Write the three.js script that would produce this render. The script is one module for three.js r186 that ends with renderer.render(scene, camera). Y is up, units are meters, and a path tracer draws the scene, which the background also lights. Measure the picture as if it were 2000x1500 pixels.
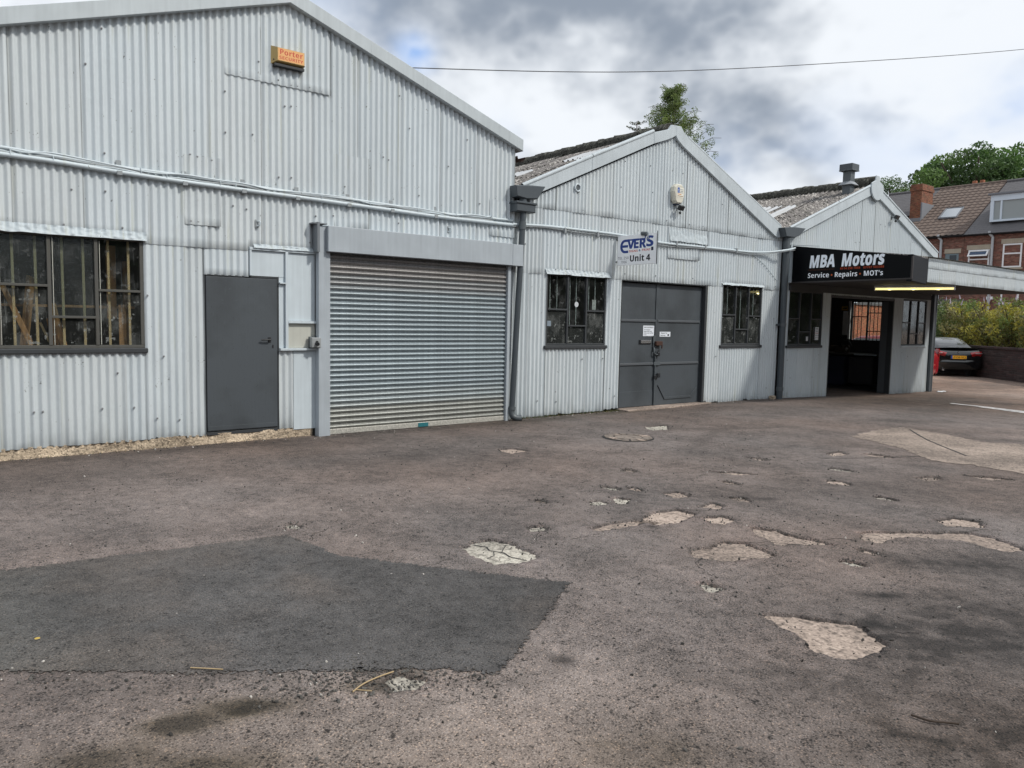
import * as THREE from 'three';
import { mergeGeometries } from 'three/addons/utils/BufferGeometryUtils.js';
import { RoundedBoxGeometry } from 'three/addons/geometries/RoundedBoxGeometry.js';

// ------------------------------------------------------------------ camera, sky, sun, exposure
const scene = new THREE.Scene();
const camera = new THREE.PerspectiveCamera(53.13, 4 / 3, 0.1, 900);
camera.position.set(0, 1.585, 9.522);
camera.up.set(0.03622, 0.99629, -0.07811);
camera.lookAt(0.61924, 1.585 - 0.08372, 9.522 - 0.78072);

const SUN = new THREE.Vector3(0.33, 0.70, 0.63).normalize();
const sun = new THREE.DirectionalLight(new THREE.Color(1.0, 0.95, 0.87), 2.8);
sun.position.copy(SUN).multiplyScalar(60);
sun.shadow.radius = 9;
sun.castShadow = true;
sun.shadow.camera.left = -45; sun.shadow.camera.right = 45; sun.shadow.camera.top = 45; sun.shadow.camera.bottom = -45; sun.shadow.camera.far = 160;
sun.shadow.mapSize.set(4096, 4096);
scene.add(sun); scene.add(sun.target);

const EXPOSURE = 1.0, SKY_GAIN = 1.0;
const TONE = { wall: [0.54, 0.592, 0.62], asphalt: [0.148, 0.123, 0.111] };

// ------------------------------------------------------------------ noise
function rng(seed) { let a = seed >>> 0; return () => { a = (a + 0x6D2B79F5) >>> 0; let t = Math.imul(a ^ (a >>> 15), 1 | a); t = (t + Math.imul(t ^ (t >>> 7), 61 | t)) ^ t; return ((t ^ (t >>> 14)) >>> 0) / 4294967296; }; }
function hs(x, y, s) { let h = Math.imul(x, 374761393) ^ Math.imul(y, 668265263) ^ Math.imul(s + 11, 1442695041); h = Math.imul(h ^ (h >>> 13), 1274126177); h = Math.imul(h ^ (h >>> 15), 2246822519); return ((h ^ (h >>> 16)) >>> 0) / 4294967296; }
const mod = (a, n) => ((a % n) + n) % n, sm = (t) => t * t * (3 - 2 * t), clamp = (v, a = 0, b = 1) => Math.min(b, Math.max(a, v));
const ss = (a, b, v) => sm(clamp((v - a) / (b - a)));
const lerp = (a, b, t) => a + (b - a) * t;
function vn(x, y, s, px = 0, py = px) {
  const ix = Math.floor(x), iy = Math.floor(y), u = sm(x - ix), v = sm(y - iy);
  const X0 = px ? mod(ix, px) : ix, X1 = px ? mod(ix + 1, px) : ix + 1, Y0 = py ? mod(iy, py) : iy, Y1 = py ? mod(iy + 1, py) : iy + 1;
  return lerp(lerp(hs(X0, Y0, s), hs(X1, Y0, s), u), lerp(hs(X0, Y1, s), hs(X1, Y1, s), u), v);
}
function fbm(x, y, s, oct = 4, px = 0, py = px) { let a = 0.5, r = 0, n = 0; for (let i = 0; i < oct; i++) { r += a * vn(x, y, s + i * 17, px, py); n += a; a *= 0.5; x *= 2; y *= 2; px *= 2; py *= 2; } return r / n; }
function v3(x, y, z, s) { const iz = Math.floor(z), w = sm(z - iz); return lerp(vn(x, y, s + iz * 131), vn(x, y, s + (iz + 1) * 131), w); }
function fbm3(x, y, z, s, oct) { let a = 0.5, r = 0, n = 0; for (let i = 0; i < oct; i++) { r += a * v3(x, y, z, s + i * 977); n += a; a *= 0.52; x *= 2.03; y *= 2.03; z *= 2.03; } return r / n; }

// ------------------------------------------------------------------ sky (air and clouds only)
{
  const W = 2048, H = 1024, data = new Float32Array(W * H * 4);
  const D = (az, el) => { az *= Math.PI / 180; el *= Math.PI / 180; return [Math.sin(az) * Math.cos(el), Math.sin(el), -Math.cos(az) * Math.cos(el)]; };
  // [azimuth, elevation, width in degrees, thicker (+) or brighter cloud (-), opening to blue air]
  const banks = [[32, 22.5, 5, 0.30, 0], [40, 22, 6, 0.42, 0], [48, 21, 5, 0.36, 0], [55, 19, 4.5, 0.22, 0], [40, 34, 16, 0.25, 0], [48, 16.5, 3.5, 0.16, 0], [59, 15.5, 3, 0.14, 0], [52, 13, 4, 0.24, 0], [58, 11.5, 3.5, 0.28, 0], [63.5, 13.5, 3, 0.16, 0.05],
    [42, 14.5, 4.2, -0.42, -0.1], [36, 16, 3.5, -0.30, 0], [47, 11.5, 4, -0.40, 0], [62, 18, 4, -0.22, 0], [67, 17, 4, -0.16, 0], [56, 7.5, 4.5, -0.34, 0], [61, 11.5, 3, 0.20, 0], [66, 12, 2.5, 0.14, 0.1], [57, 13, 3, 0.10, 0], [72, 6, 6, -0.2, 0], [64, 9, 3, -0.1, 0],
    [31, 18.2, 1.3, -0.4, 0.85], [37.2, 13.2, 1.8, 0.05, 0.26], [53.0, 10.4, 2.8, 0.20, 0.22], [71, 13.5, 2.6, -0.1, 0.34], [70, 9.5, 3.4, -0.1, 0.3], [22, 20, 5, -0.1, 0.25],
    [-60, 30, 25, 0.1, 0], [170, 45, 30, -0.12, 0.05], [-130, 25, 22, 0.12, 0], [110, 30, 20, -0.1, 0]].map(([a, e, w, t, o]) => [D(a, e), Math.cos(w * Math.PI / 180), t, o]);
  for (let j = 0; j < H; j++) for (let i = 0; i < W; i++) {
    const th = (i + 0.5) / W * 2 * Math.PI - Math.PI, el = ((j + 0.5) / H - 0.5) * Math.PI, ce = Math.cos(el);
    const x = Math.cos(th) * ce, y = Math.sin(el), z = Math.sin(th) * ce;
    let r, g, b;
    if (y < -0.02) { r = 0.30; g = 0.31; b = 0.33; } else {
      const yy = Math.max(y, 0) + 0.22, px = x / yy * 1.1, pz = z / yy * 1.1;
      const warp = fbm(px * 1.3 + 5, pz * 1.3, 71, 3) - 0.5;
      const big = fbm(px * 0.9 + warp * 0.8, pz * 0.9 + 9 - warp * 0.8, 3, 4), fine = fbm3(x * 9 + warp, y * 16, z * 9, 40, 5), puff = 1 - 1.6 * Math.abs(fbm3(x * 20 + warp, y * 30, z * 20, 90, 5) - 0.5) * 2;
      let thick = 0.34 + (big - 0.5) * 0.75 + (fine - 0.5) * 0.85, open = clamp((0.40 - big) * 2.2 + (fine - 0.5) * 0.4, 0, 0.5) * 0.5;
      for (const [d, c, t, o] of banks) { const k = (d[0] * x + d[1] * y + d[2] * z); if (k > 0.3) { const q = Math.exp(-(1 - k) / (1 - c) * 1.0); const e = q * (0.45 + 1.1 * fine); thick += t * e; open += o * q * clamp(2.6 * fine - 0.35 + (0.5 - puff) * 0.8, 0, 1.5); } }
      thick = clamp(thick - (puff - 0.62) * 0.34, 0, 1.3); open = clamp(open, 0, 0.95);
      const sg = Math.max(0, x * SUN.x + y * SUN.y + z * SUN.z), glow = Math.pow(sg, 6) * 0.28;
      const t = ss(0.10, 1.12, thick + (fine - 0.5) * 0.18);
      let cr = lerp(0.91, 0.300, t), cg = lerp(0.95, 0.350, t), cb = lerp(1.0, 0.425, t);
      cr += glow * 1.02; cg += glow; cb += glow * 0.95;
      const ar = lerp(0.52, 0.20, Math.pow(y, 0.5)), ag = lerp(0.68, 0.42, Math.pow(Math.max(y, 0), 0.5)), ab = lerp(0.92, 0.90, y);
      r = lerp(cr, ar, open); g = lerp(cg, ag, open); b = lerp(cb, ab, open);
      const hz = ss(0.14, 0.0, y) * 0.5; r = lerp(r, 0.72, hz); g = lerp(g, 0.76, hz); b = lerp(b, 0.82, hz);
    }
    const k = (j * W + i) * 4; data[k] = r * SKY_GAIN; data[k + 1] = g * SKY_GAIN; data[k + 2] = b * SKY_GAIN; data[k + 3] = 1;
  }
  const sky = new THREE.DataTexture(data, W, H, THREE.RGBAFormat, THREE.FloatType);
  sky.mapping = THREE.EquirectangularReflectionMapping; sky.magFilter = THREE.LinearFilter; sky.minFilter = THREE.LinearFilter; sky.needsUpdate = true;
  scene.background = sky; scene.environment = sky;
}

// ------------------------------------------------------------------ textures
const toB = (v) => Math.round(clamp(v <= 0.0031308 ? v * 12.92 : 1.055 * Math.pow(v, 1 / 2.4) - 0.055) * 255);
function dt(W, H, fn, srgb, rep) {       // fn(u, v, i, j) -> [r,g,b] (linear) or a number
  const a = new Uint8Array(W * H * 4);
  for (let j = 0; j < H; j++) for (let i = 0; i < W; i++) {
    const c = fn((i + 0.5) / W, (j + 0.5) / H, i, j), k = (j * W + i) * 4;
    if (typeof c === 'number') a[k] = a[k + 1] = a[k + 2] = Math.round(clamp(c) * 255);
    else { a[k] = srgb ? toB(c[0]) : c[0] * 255; a[k + 1] = srgb ? toB(c[1]) : c[1] * 255; a[k + 2] = srgb ? toB(c[2]) : c[2] * 255; }
    a[k + 3] = 255;
  }
  const t = new THREE.DataTexture(a, W, H); t.wrapS = t.wrapT = THREE.RepeatWrapping; t.magFilter = THREE.LinearFilter; t.minFilter = THREE.LinearMipmapLinearFilter; t.generateMipmaps = true;
  if (srgb) t.colorSpace = THREE.SRGBColorSpace;
  if (rep) t.repeat.set(rep, rep);
  t.needsUpdate = true; return t;
}
function canvasTex(w, h, draw) {
  const c = document.createElement('canvas'); c.width = w; c.height = h; const x = c.getContext('2d'); draw(x, w, h);
  const t = new THREE.CanvasTexture(c); t.colorSpace = THREE.SRGBColorSpace; return t;
}

// asphalt: 2.4 m tile of rolled aggregate
const AS = 2048, AM = 2.4;
const stoneH = new Float32Array(AS * AS), stoneC = new Float32Array(AS * AS);
{
  const N = 340;                                   // stones of about 7 mm
  for (let j = 0; j < AS; j++) for (let i = 0; i < AS; i++) {
    const x = i / AS * N, y = j / AS * N, ix = Math.floor(x), iy = Math.floor(y);
    let best = 9, id = 0, r2 = 9;
    for (let b = -1; b <= 1; b++) for (let a = -1; a <= 1; a++) {
      const cx = mod(ix + a, N), cy = mod(iy + b, N), h = hs(cx, cy, 5), g = hs(cx, cy, 6), dx = ix + a + 0.15 + 0.7 * h - x, dy = iy + b + 0.15 + 0.7 * g - y, d = (dx * dx + dy * dy) / (0.35 + 0.9 * hs(cx, cy, 7));
      if (d < best) { r2 = best; best = d; id = hs(cx, cy, 8); } else if (d < r2) r2 = d;
    }
    stoneH[j * AS + i] = clamp(1 - best * 1.3) * (0.3 + 0.7 * id); stoneC[j * AS + i] = id;
  }
}
const asphaltMap = dt(AS, AS, (u, v, i, j) => {
  const k = j * AS + i, id = stoneC[k], h = stoneH[k];
  const big = fbm(u * 6, v * 6, 21, 4, 6), mid = fbm(u * 40, v * 40, 22, 3, 40);
  let l = 0.62 + 0.36 * (big - 0.5) + 0.42 * (mid - 0.5) + 0.40 * (h - 0.35);
  let warm = 0;
  if (id > 0.93) { l += 0.42 * h; warm = 0.06; } else if (id > 0.80) { l += 0.25 * h; warm = -0.03; } else if (id < 0.13) l -= 0.30;
  const pit = fbm(u * 120, v * 120, 29, 2, 120); if (pit < 0.27) l -= (0.27 - pit) * 3.2;
  l = clamp(l, 0.08, 1.6) * 0.62;
  return [l * (1 + warm), l, l * (1 - warm)];
}, true);
const asphaltBump = dt(AS, AS, (u, v, i, j) => 0.55 * stoneH[j * AS + i] + 0.35 * fbm(u * 40, v * 40, 22, 3, 40) + 0.1 * fbm(u * 6, v * 6, 21, 3, 6), false);
// old concrete: 2 m tile
const concreteMap = dt(1024, 1024, (u, v) => {
  const a = fbm(u * 5, v * 5, 31, 5, 5), f = fbm(u * 150, v * 150, 33, 2, 150), p = fbm(u * 60, v * 60, 35, 2, 60);
  let l = 0.74 + 0.75 * (a - 0.5) + 0.55 * (f - 0.5); if (p < 0.40) l *= 0.30 + p * 1.6; if (f > 0.74) l += 0.14; if (f < 0.27) l *= 0.65; const q = fbm(u * 260, v * 260, 38, 1, 260); if (q < 0.10) l *= 0.5;
  return [l * 0.86, l * 0.80, l * 0.74];
}, true);
const concreteBump = dt(1024, 1024, (u, v) => 0.5 * fbm(u * 150, v * 150, 33, 2, 150) + 0.5 * fbm(u * 30, v * 30, 36, 3, 30), false);
// brush painted sheet metal: 2.4 m tile, streaks run down
const paintMap = dt(1024, 1024, (u, v) => {
  const st = fbm(u * 90, v * 4, 41, 3, 90, 4), bl = fbm(u * 5, v * 5, 42, 4, 5), fine = fbm(u * 230, v * 50, 43, 2, 230, 50), drip = fbm(u * 60, v * 2, 47, 2, 60, 2);
  let l = 0.96 + 0.06 * (st - 0.5) + 0.10 * (bl - 0.5) + 0.06 * (fine - 0.5); let w = 0;
  if (drip > 0.70) { const k = (drip - 0.70) * 1.1 * ss(0.35, 0.75, bl); l -= k * 0.5; w = k * 0.35; }
  const chip = vn(u * 260, v * 120, 44, 260, 120) * 0.5 + vn(u * 34, v * 24, 45, 34, 24) * 0.5;
  if (chip > 0.905) { l *= 0.42; w += 0.06; }
  return [l * (1 + w * 0.3), l, l * (1 - w)];
}, true);
const paintBump = dt(1024, 1024, (u, v) => 0.6 * fbm(u * 110, v * 6, 41, 3, 110, 6) + 0.4 * fbm(u * 40, v * 34, 46, 3, 40, 34), false);
// weathered fibre cement with lichen: 2 m tile
const roofMap = dt(1024, 1024, (u, v) => {
  const a = fbm(u * 7, v * 7, 51, 5, 7), l1 = fbm(u * 44, v * 44, 52, 3, 44), l2 = fbm(u * 70, v * 70, 53, 3, 70);
  let c = [0.17 + 0.12 * (a - 0.5), 0.158 + 0.11 * (a - 0.5), 0.152 + 0.1 * (a - 0.5)];
  if (l1 > 0.60) { const k = clamp((l1 - 0.60) * 9); c = [lerp(c[0], 0.42, k), lerp(c[1], 0.40, k), lerp(c[2], 0.37, k)]; }
  if (l2 < 0.40) { const k = clamp((0.40 - l2) * 8); c = [lerp(c[0], 0.030, k), lerp(c[1], 0.032, k), lerp(c[2], 0.024, k)]; }
  return c;
}, true);
const roofBump = dt(512, 512, (u, v) => fbm(u * 44, v * 44, 52, 4, 44), false);
// brickwork with recessed joints, used where bricks are too far away to tell apart: 1.8 m x 1.2 m tile
function brickTex(seed, base, spread, mortar) {
  const CX = 8, CY = 16; // bricks 225 mm, courses 75 mm
  const info = (u, v) => { const y = v * CY, iy = Math.floor(y), x = u * CX + (iy % 2) * 0.5, ix = Math.floor(x), fx = x - ix, fy = y - iy; const e = Math.min(Math.min(fx, 1 - fx) * 225, Math.min(fy, 1 - fy) * 75); return [mod(ix, CX), iy, e]; };
  const map = dt(512, 512, (u, v) => {
    const [ix, iy, e] = info(u, v), k = ss(3, 8, e + 3 * (fbm(u * 60, v * 60, seed, 2, 60) - 0.5)), h = hs(ix, iy, seed + 3), g = hs(ix, iy, seed + 4), n = 0.75 + 0.5 * fbm(u * 30, v * 30, seed + 9, 3, 30);
    const d = (0.62 + 0.7 * h) * n, c = [base[0] * d, base[1] * d * (1 + spread * (g - 0.5)), base[2] * d * (1 + spread * (g - 0.5))];
    return [lerp(mortar[0], c[0], k), lerp(mortar[1], c[1], k), lerp(mortar[2], c[2], k)];
  }, true);
  const bump = dt(512, 512, (u, v) => { const e = info(u, v)[2]; return ss(2, 9, e) * 0.8 + 0.2 * fbm(u * 60, v * 60, seed, 2, 60); }, false);
  map.repeat.set(1 / 1.8, 1 / 1.2); bump.repeat.set(1 / 1.8, 1 / 1.2); return [map, bump];
}
const [brickRed, brickRedB] = brickTex(61, [0.20, 0.090, 0.066], 0.4, [0.17, 0.145, 0.125]);
const [brickOrange, brickOrangeB] = brickTex(71, [0.36, 0.125, 0.060], 0.4, [0.30, 0.24, 0.19]);
const [brickDark, brickDarkB] = brickTex(81, [0.050, 0.030, 0.028], 0.3, [0.040, 0.032, 0.030]);
const woodMap = dt(512, 512, (u, v) => { const g = fbm(u * 40 + 2 * fbm(u * 4, v * 4, 91, 2, 4), v * 2, 92, 3, 0), l = 0.8 + 0.5 * (g - 0.5); return [0.56 * l, 0.31 * l, 0.14 * l]; }, true);
// galvanised lath: spangle, faint runs and dirt
const galvMap = dt(512, 512, (u, v) => {
  const s = vn(u * 70, v * 70, 101, 70), f = fbm(u * 90, v * 90, 102, 3, 90), st = fbm(u * 4, v * 4, 103, 3, 4, 4); let l = 0.72 + 0.30 * (s - 0.5) + 0.75 * (f - 0.5) + 0.10 * (st - 0.5);
  return [l * 0.97, l, l * 1.01];
}, true);
const grainBump = dt(512, 512, (u, v) => fbm(u * 60, v * 60, 111, 3, 60), false);
const grimeMap = dt(512, 512, (u, v) => { const a = fbm(u * 6, v * 6, 113, 4, 6), s = fbm(u * 50, v * 3, 114, 3, 50, 3), l = 0.92 + 0.22 * (a - 0.5) + 0.14 * (s - 0.5); return [l, l, l]; }, true);
const dirtAlpha = dt(1024, 1024, (u, v) => { const a = fbm(u * 7, v * 7, 221, 5, 7), s = fbm(u * 60, v * 5, 222, 3, 60, 5), d = fbm(u * 150, v * 150, 223, 2, 150), b = fbm(u * 24, v * 24, 224, 4, 24); let l = 0.05 + 0.25 * ss(0.48, 0.78, a) + 0.28 * ss(0.60, 0.85, s) * ss(0.35, 0.65, a); if (d > 0.80) l += 0.35; if (b > 0.70) l += 0.5 * ss(0.70, 0.78, b); return clamp(l, 0, 0.85); }, false);
const scuffMap = dt(1024, 1024, (u, v) => { const a = fbm(u * 5, v * 5, 213, 5, 5), s = fbm(u * 26, v * 160, 214, 2, 26, 160), t = fbm(u * 140, v * 18, 215, 2, 140, 18), c = fbm(u * 170, v * 170, 216, 2, 170); let l = 0.92 + 0.85 * (a - 0.5); if (s > 0.80) l += (s - 0.80) * 2.2; if (t > 0.82) l += (t - 0.82) * 2.0; if (c > 0.86) l += 0.5; if (c < 0.13) l *= 0.6; return [l * 1.0, l, l * 0.99]; }, true);
const hammerBump = dt(512, 512, (u, v) => { // patterned wired glass
  const N = 40, x = u * N, y = v * N, ix = Math.floor(x), iy = Math.floor(y); let b = 9;
  for (let q = -1; q <= 1; q++) for (let p = -1; p <= 1; p++) { const cx = mod(ix + p, N), cy = mod(iy + q, N), dx = ix + p + hs(cx, cy, 1) - x, dy = iy + q + hs(cx, cy, 2) - y; b = Math.min(b, dx * dx + dy * dy); }
  return clamp(b);
}, false);
for (const [t, m] of [[asphaltMap, AM], [asphaltBump, AM], [concreteMap, 2], [concreteBump, 2], [paintMap, 2.4], [paintBump, 2.4], [roofMap, 2], [roofBump, 2], [woodMap, 1], [galvMap, 0.7], [grainBump, 0.5], [grimeMap, 1.6], [scuffMap, 2.2], [dirtAlpha, 1.1], [hammerBump, 0.5]]) t.repeat.set(1 / m, 1 / m);

// ------------------------------------------------------------------ materials (colours are linear base colours)
const col = (r, g, b) => new THREE.Color().setRGB(r, g, b);
const std = (c, rough, o = {}) => new THREE.MeshStandardMaterial({ color: col(...c), roughness: rough, metalness: 0, side: THREE.DoubleSide, ...o });
const M = {
  sheet: std(TONE.wall, 0.52, { map: paintMap, bumpMap: paintBump, bumpScale: 0.0014, vertexColors: true }),
  sheetGrey: std([0.45, 0.51, 0.545], 0.55, { map: paintMap, bumpMap: paintBump, bumpScale: 0.0012 }),
  flashing: std([0.46, 0.51, 0.535], 0.42, { map: grimeMap }),
  barge: std([0.48, 0.535, 0.57], 0.65, { map: grimeMap, bumpMap: concreteBump, bumpScale: 0.0015 }),
  panel: std([0.55, 0.62, 0.665], 0.45, { map: grimeMap }),
  cream: std([0.52, 0.53, 0.48], 0.5, { map: grimeMap }),
  conduit: std([0.50, 0.57, 0.61], 0.45, { map: paintMap }),
  conduitGrey: std([0.27, 0.295, 0.31], 0.5, { map: paintMap }),
  darkPaint: std([0.062, 0.073, 0.084], 0.5, { map: scuffMap, bumpMap: paintBump, bumpScale: 0.0012 }),
  darkRail: std([0.085, 0.095, 0.105], 0.42),
  pipe: std([0.060, 0.073, 0.084], 0.45, { map: grimeMap }),
  pipeLight: std([0.085, 0.10, 0.110], 0.45, { map: grimeMap }),
  steelFrame: std([0.035, 0.040, 0.045], 0.6, { map: grimeMap }),
  oldFrame: std([0.075, 0.075, 0.068], 0.75, { map: paintMap }),
  shutterPaint: std([0.40, 0.445, 0.485], 0.40, { map: grimeMap }),
  galv: std([0.40, 0.435, 0.46], 0.45, { map: galvMap, metalness: 0.25, bumpMap: grainBump, bumpScale: 0.0006 }),
  galvRust: std([0.46, 0.41, 0.37], 0.55, { map: galvMap, metalness: 0.3, bumpMap: grainBump, bumpScale: 0.0006 }),
  galvBeige: std([0.63, 0.60, 0.54], 0.5, { map: galvMap, metalness: 0.3, bumpMap: grainBump, bumpScale: 0.0006 }),
  blackMetal: std([0.015, 0.017, 0.020], 0.45),
  black: std([0.012, 0.013, 0.015], 0.7),
  rust: std([0.055, 0.026, 0.018], 0.9, { bumpMap: grainBump, bumpScale: 0.002 }),
  chrome: std([0.75, 0.76, 0.78], 0.22, { metalness: 0.9 }),
  concrete: std([0.62, 0.60, 0.57], 0.92, { map: concreteMap, bumpMap: concreteBump, bumpScale: 0.006 }),
  concretePale: std([0.58, 0.58, 0.54], 0.92, { map: concreteMap, bumpMap: concreteBump, bumpScale: 0.006 }),
  concreteWarm: std([0.50, 0.43, 0.39], 0.92, { map: concreteMap, bumpMap: concreteBump, bumpScale: 0.006 }),
  plinth: std([0.80, 0.70, 0.56], 0.95, { map: concreteMap, bumpMap: concreteBump, bumpScale: 0.014 }),
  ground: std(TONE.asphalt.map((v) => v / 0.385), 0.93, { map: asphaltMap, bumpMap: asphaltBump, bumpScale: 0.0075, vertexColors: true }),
  tarmac: std([0.196, 0.186, 0.182], 0.88, { map: asphaltMap, bumpMap: asphaltBump, bumpScale: 0.008 }),
  roof: std([1, 1, 1], 0.95, { map: roofMap, bumpMap: roofBump, bumpScale: 0.02 }),
  roofPale: std([0.46, 0.48, 0.50], 0.6, { map: paintMap }),
  moss: std([0.30, 0.32, 0.28], 0.98, { map: roofMap, bumpMap: roofBump, bumpScale: 0.04 }),
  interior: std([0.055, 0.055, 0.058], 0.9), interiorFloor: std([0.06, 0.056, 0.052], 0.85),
  wood: std([1, 1, 1], 0.8, { map: woodMap }), woodPale: std([0.50, 0.38, 0.22], 0.75, { map: paintMap }),
  brickRed: std([1, 1, 1], 0.92, { map: brickRed, bumpMap: brickRedB, bumpScale: 0.012 }),
  brickOrange: std([1, 1, 1], 0.92, { map: brickOrange, bumpMap: brickOrangeB, bumpScale: 0.012 }),
  brickDark: std([1, 1, 1], 0.92, { map: brickDark, bumpMap: brickDarkB, bumpScale: 0.012 }),
  stone: std([0.42, 0.37, 0.29], 0.9, { map: grimeMap }),
  upvc: std([0.78, 0.79, 0.80], 0.3), whiteBoard: std([0.72, 0.74, 0.76], 0.35), 
  glass: new THREE.MeshPhysicalMaterial({ color: col(0.88, 0.90, 0.88), roughness: 0.04, transmission: 1, thickness: 0, ior: 1.5, side: THREE.DoubleSide }),
  glassDirty: new THREE.MeshPhysicalMaterial({ color: col(0.62, 0.68, 0.68), roughness: 0.07, transmission: 0.985, thickness: 0, ior: 1.5, map: grimeMap, side: THREE.DoubleSide }),
  glassHammer: new THREE.MeshPhysicalMaterial({ color: col(0.72, 0.78, 0.78), roughness: 0.07, transmission: 0.985, thickness: 0, ior: 1.5, bumpMap: hammerBump, bumpScale: 0.0016, side: THREE.DoubleSide }),
  dirt: std([0.22, 0.235, 0.23], 0.9, { alphaMap: dirtAlpha, transparent: true }), dirtLight: std([0.16, 0.17, 0.17], 0.9, { alphaMap: dirtAlpha, transparent: true, opacity: 0.5 }),
  houseGlass: std([0.02, 0.028, 0.035], 0.06, {}),
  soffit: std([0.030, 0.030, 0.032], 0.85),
};

// ------------------------------------------------------------------ builders
const taken = new Map();
function numbered(n) { const k = taken.get(n) || 0; taken.set(n, k + 1); return k ? `${n}_${String(k).padStart(3, '0')}` : n; }
function tag(o, label, category, group, kind) { if (label) o.userData.label = label; if (category) o.userData.category = category; if (group) o.userData.group = group; if (kind) o.userData.kind = kind; return o; }
function thing(name, label, category, group) { const o = new THREE.Group(); o.name = numbered(name); scene.add(o); return tag(o, label, category, group); }
function uvm(g) {                                      // uv in metres from the flat axis of each face
  g = g.index ? g.toNonIndexed() : g; const p = g.attributes.position, uv = new Float32Array(p.count * 2), a = new THREE.Vector3(), b = new THREE.Vector3(), c = new THREE.Vector3();
  for (let i = 0; i < p.count; i += 3) {
    a.fromBufferAttribute(p, i); b.fromBufferAttribute(p, i + 1).sub(a); c.fromBufferAttribute(p, i + 2).sub(a); b.cross(c);
    const x = Math.abs(b.x), y = Math.abs(b.y), z = Math.abs(b.z);
    for (let k = i; k < i + 3; k++) { const X = p.getX(k), Y = p.getY(k), Z = p.getZ(k); if (x > y && x > z) { uv[k * 2] = Z; uv[k * 2 + 1] = Y; } else if (y > z) { uv[k * 2] = X; uv[k * 2 + 1] = Z; } else { uv[k * 2] = X; uv[k * 2 + 1] = Y; } }
  }
  g.setAttribute('uv', new THREE.BufferAttribute(uv, 2)); return g;
}
function clean(g) { g = uvm(g); const o = new THREE.BufferGeometry(); for (const k of ['position', 'normal', 'uv']) o.setAttribute(k, g.attributes[k]); return o; }
function mk(name, geos, mat, parent = scene, label) {
  const list = (Array.isArray(geos) ? geos : [geos]).map(clean), m = new THREE.Mesh(list.length > 1 ? mergeGeometries(list) : list[0], mat);
  m.name = parent === scene ? numbered(name) : name; m.castShadow = m.receiveShadow = true; parent.add(m); if (label) m.userData.label = label; return m;
}
function box(x0, x1, y0, y1, z0, z1, r = 0.004) {
  const w = Math.abs(x1 - x0), h = Math.abs(y1 - y0), d = Math.abs(z1 - z0); r = Math.min(r, w * 0.3, h * 0.3, d * 0.3);
  const g = r > 0.0008 ? new RoundedBoxGeometry(w, h, d, 1, r) : new THREE.BoxGeometry(w, h, d); g.translate((x0 + x1) / 2, (y0 + y1) / 2, (z0 + z1) / 2); return g;
}
function V(x, y, z) { return new THREE.Vector3(x, y, z); }
function tube(pts, r, seg = 8, curved = false, n) {
  const v = pts.map((p) => V(...p)); const c = curved ? new THREE.CatmullRomCurve3(v) : new THREE.CurvePath();
  if (!curved) for (let i = 0; i + 1 < v.length; i++) c.add(new THREE.LineCurve3(v[i], v[i + 1]));
  return new THREE.TubeGeometry(c, n || (curved ? pts.length * 6 : Math.max(1, (pts.length - 1) * 2)), r, seg, false);
}
function cyl(p, q, r0, r1 = r0, seg = 14, open = false) {
  const a = V(...p), b = V(...q), d = b.clone().sub(a), g = new THREE.CylinderGeometry(r1, r0, d.length(), seg, 1, open);
  g.applyQuaternion(new THREE.Quaternion().setFromUnitVectors(V(0, 1, 0), d.normalize())); a.add(b).multiplyScalar(0.5); g.translate(a.x, a.y, a.z); return g;
}
function bar(p, q, w, d, r = 0.002) {                 // a bar of w x d from p to q (d roughly along z)
  const a = V(...p), b = V(...q), L = a.distanceTo(b), g = new RoundedBoxGeometry(w, L, d, 1, Math.min(r, w * 0.3, d * 0.3));
  g.applyQuaternion(new THREE.Quaternion().setFromUnitVectors(V(0, 1, 0), b.clone().sub(a).normalize())); a.add(b).multiplyScalar(0.5); g.translate(a.x, a.y, a.z); return g;
}
function slabXY(pts, z0, z1, bevel = 0.004) {          // outline in the facade's plane, extruded from z0 to z1
  const s = new THREE.Shape(pts.map((p) => new THREE.Vector2(p[0], p[1]))), b = Math.min(bevel, (z1 - z0) * 0.3), g = new THREE.ExtrudeGeometry(s, { depth: z1 - z0 - 2 * b, bevelEnabled: b > 0, bevelSize: b, bevelThickness: b, bevelSegments: 1, curveSegments: 10 });
  g.translate(0, 0, z0 + b); return g;
}
function slabXZ(pts, y0, y1, bevel = 0) {              // outline on the ground (x, z), from y0 up to y1
  const s = new THREE.Shape(pts.map((p) => new THREE.Vector2(p[0], -p[1]))), g = new THREE.ExtrudeGeometry(s, { depth: y1 - y0 - 2 * bevel, bevelEnabled: bevel > 0, bevelSize: bevel, bevelThickness: bevel, bevelSegments: 1 });
  g.rotateX(-Math.PI / 2); g.translate(0, y0 + bevel, 0); return g;
}
const gh = (x) => -0.18 * ss(13, 22.5, x);             // the yard falls gently away to the right

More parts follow.
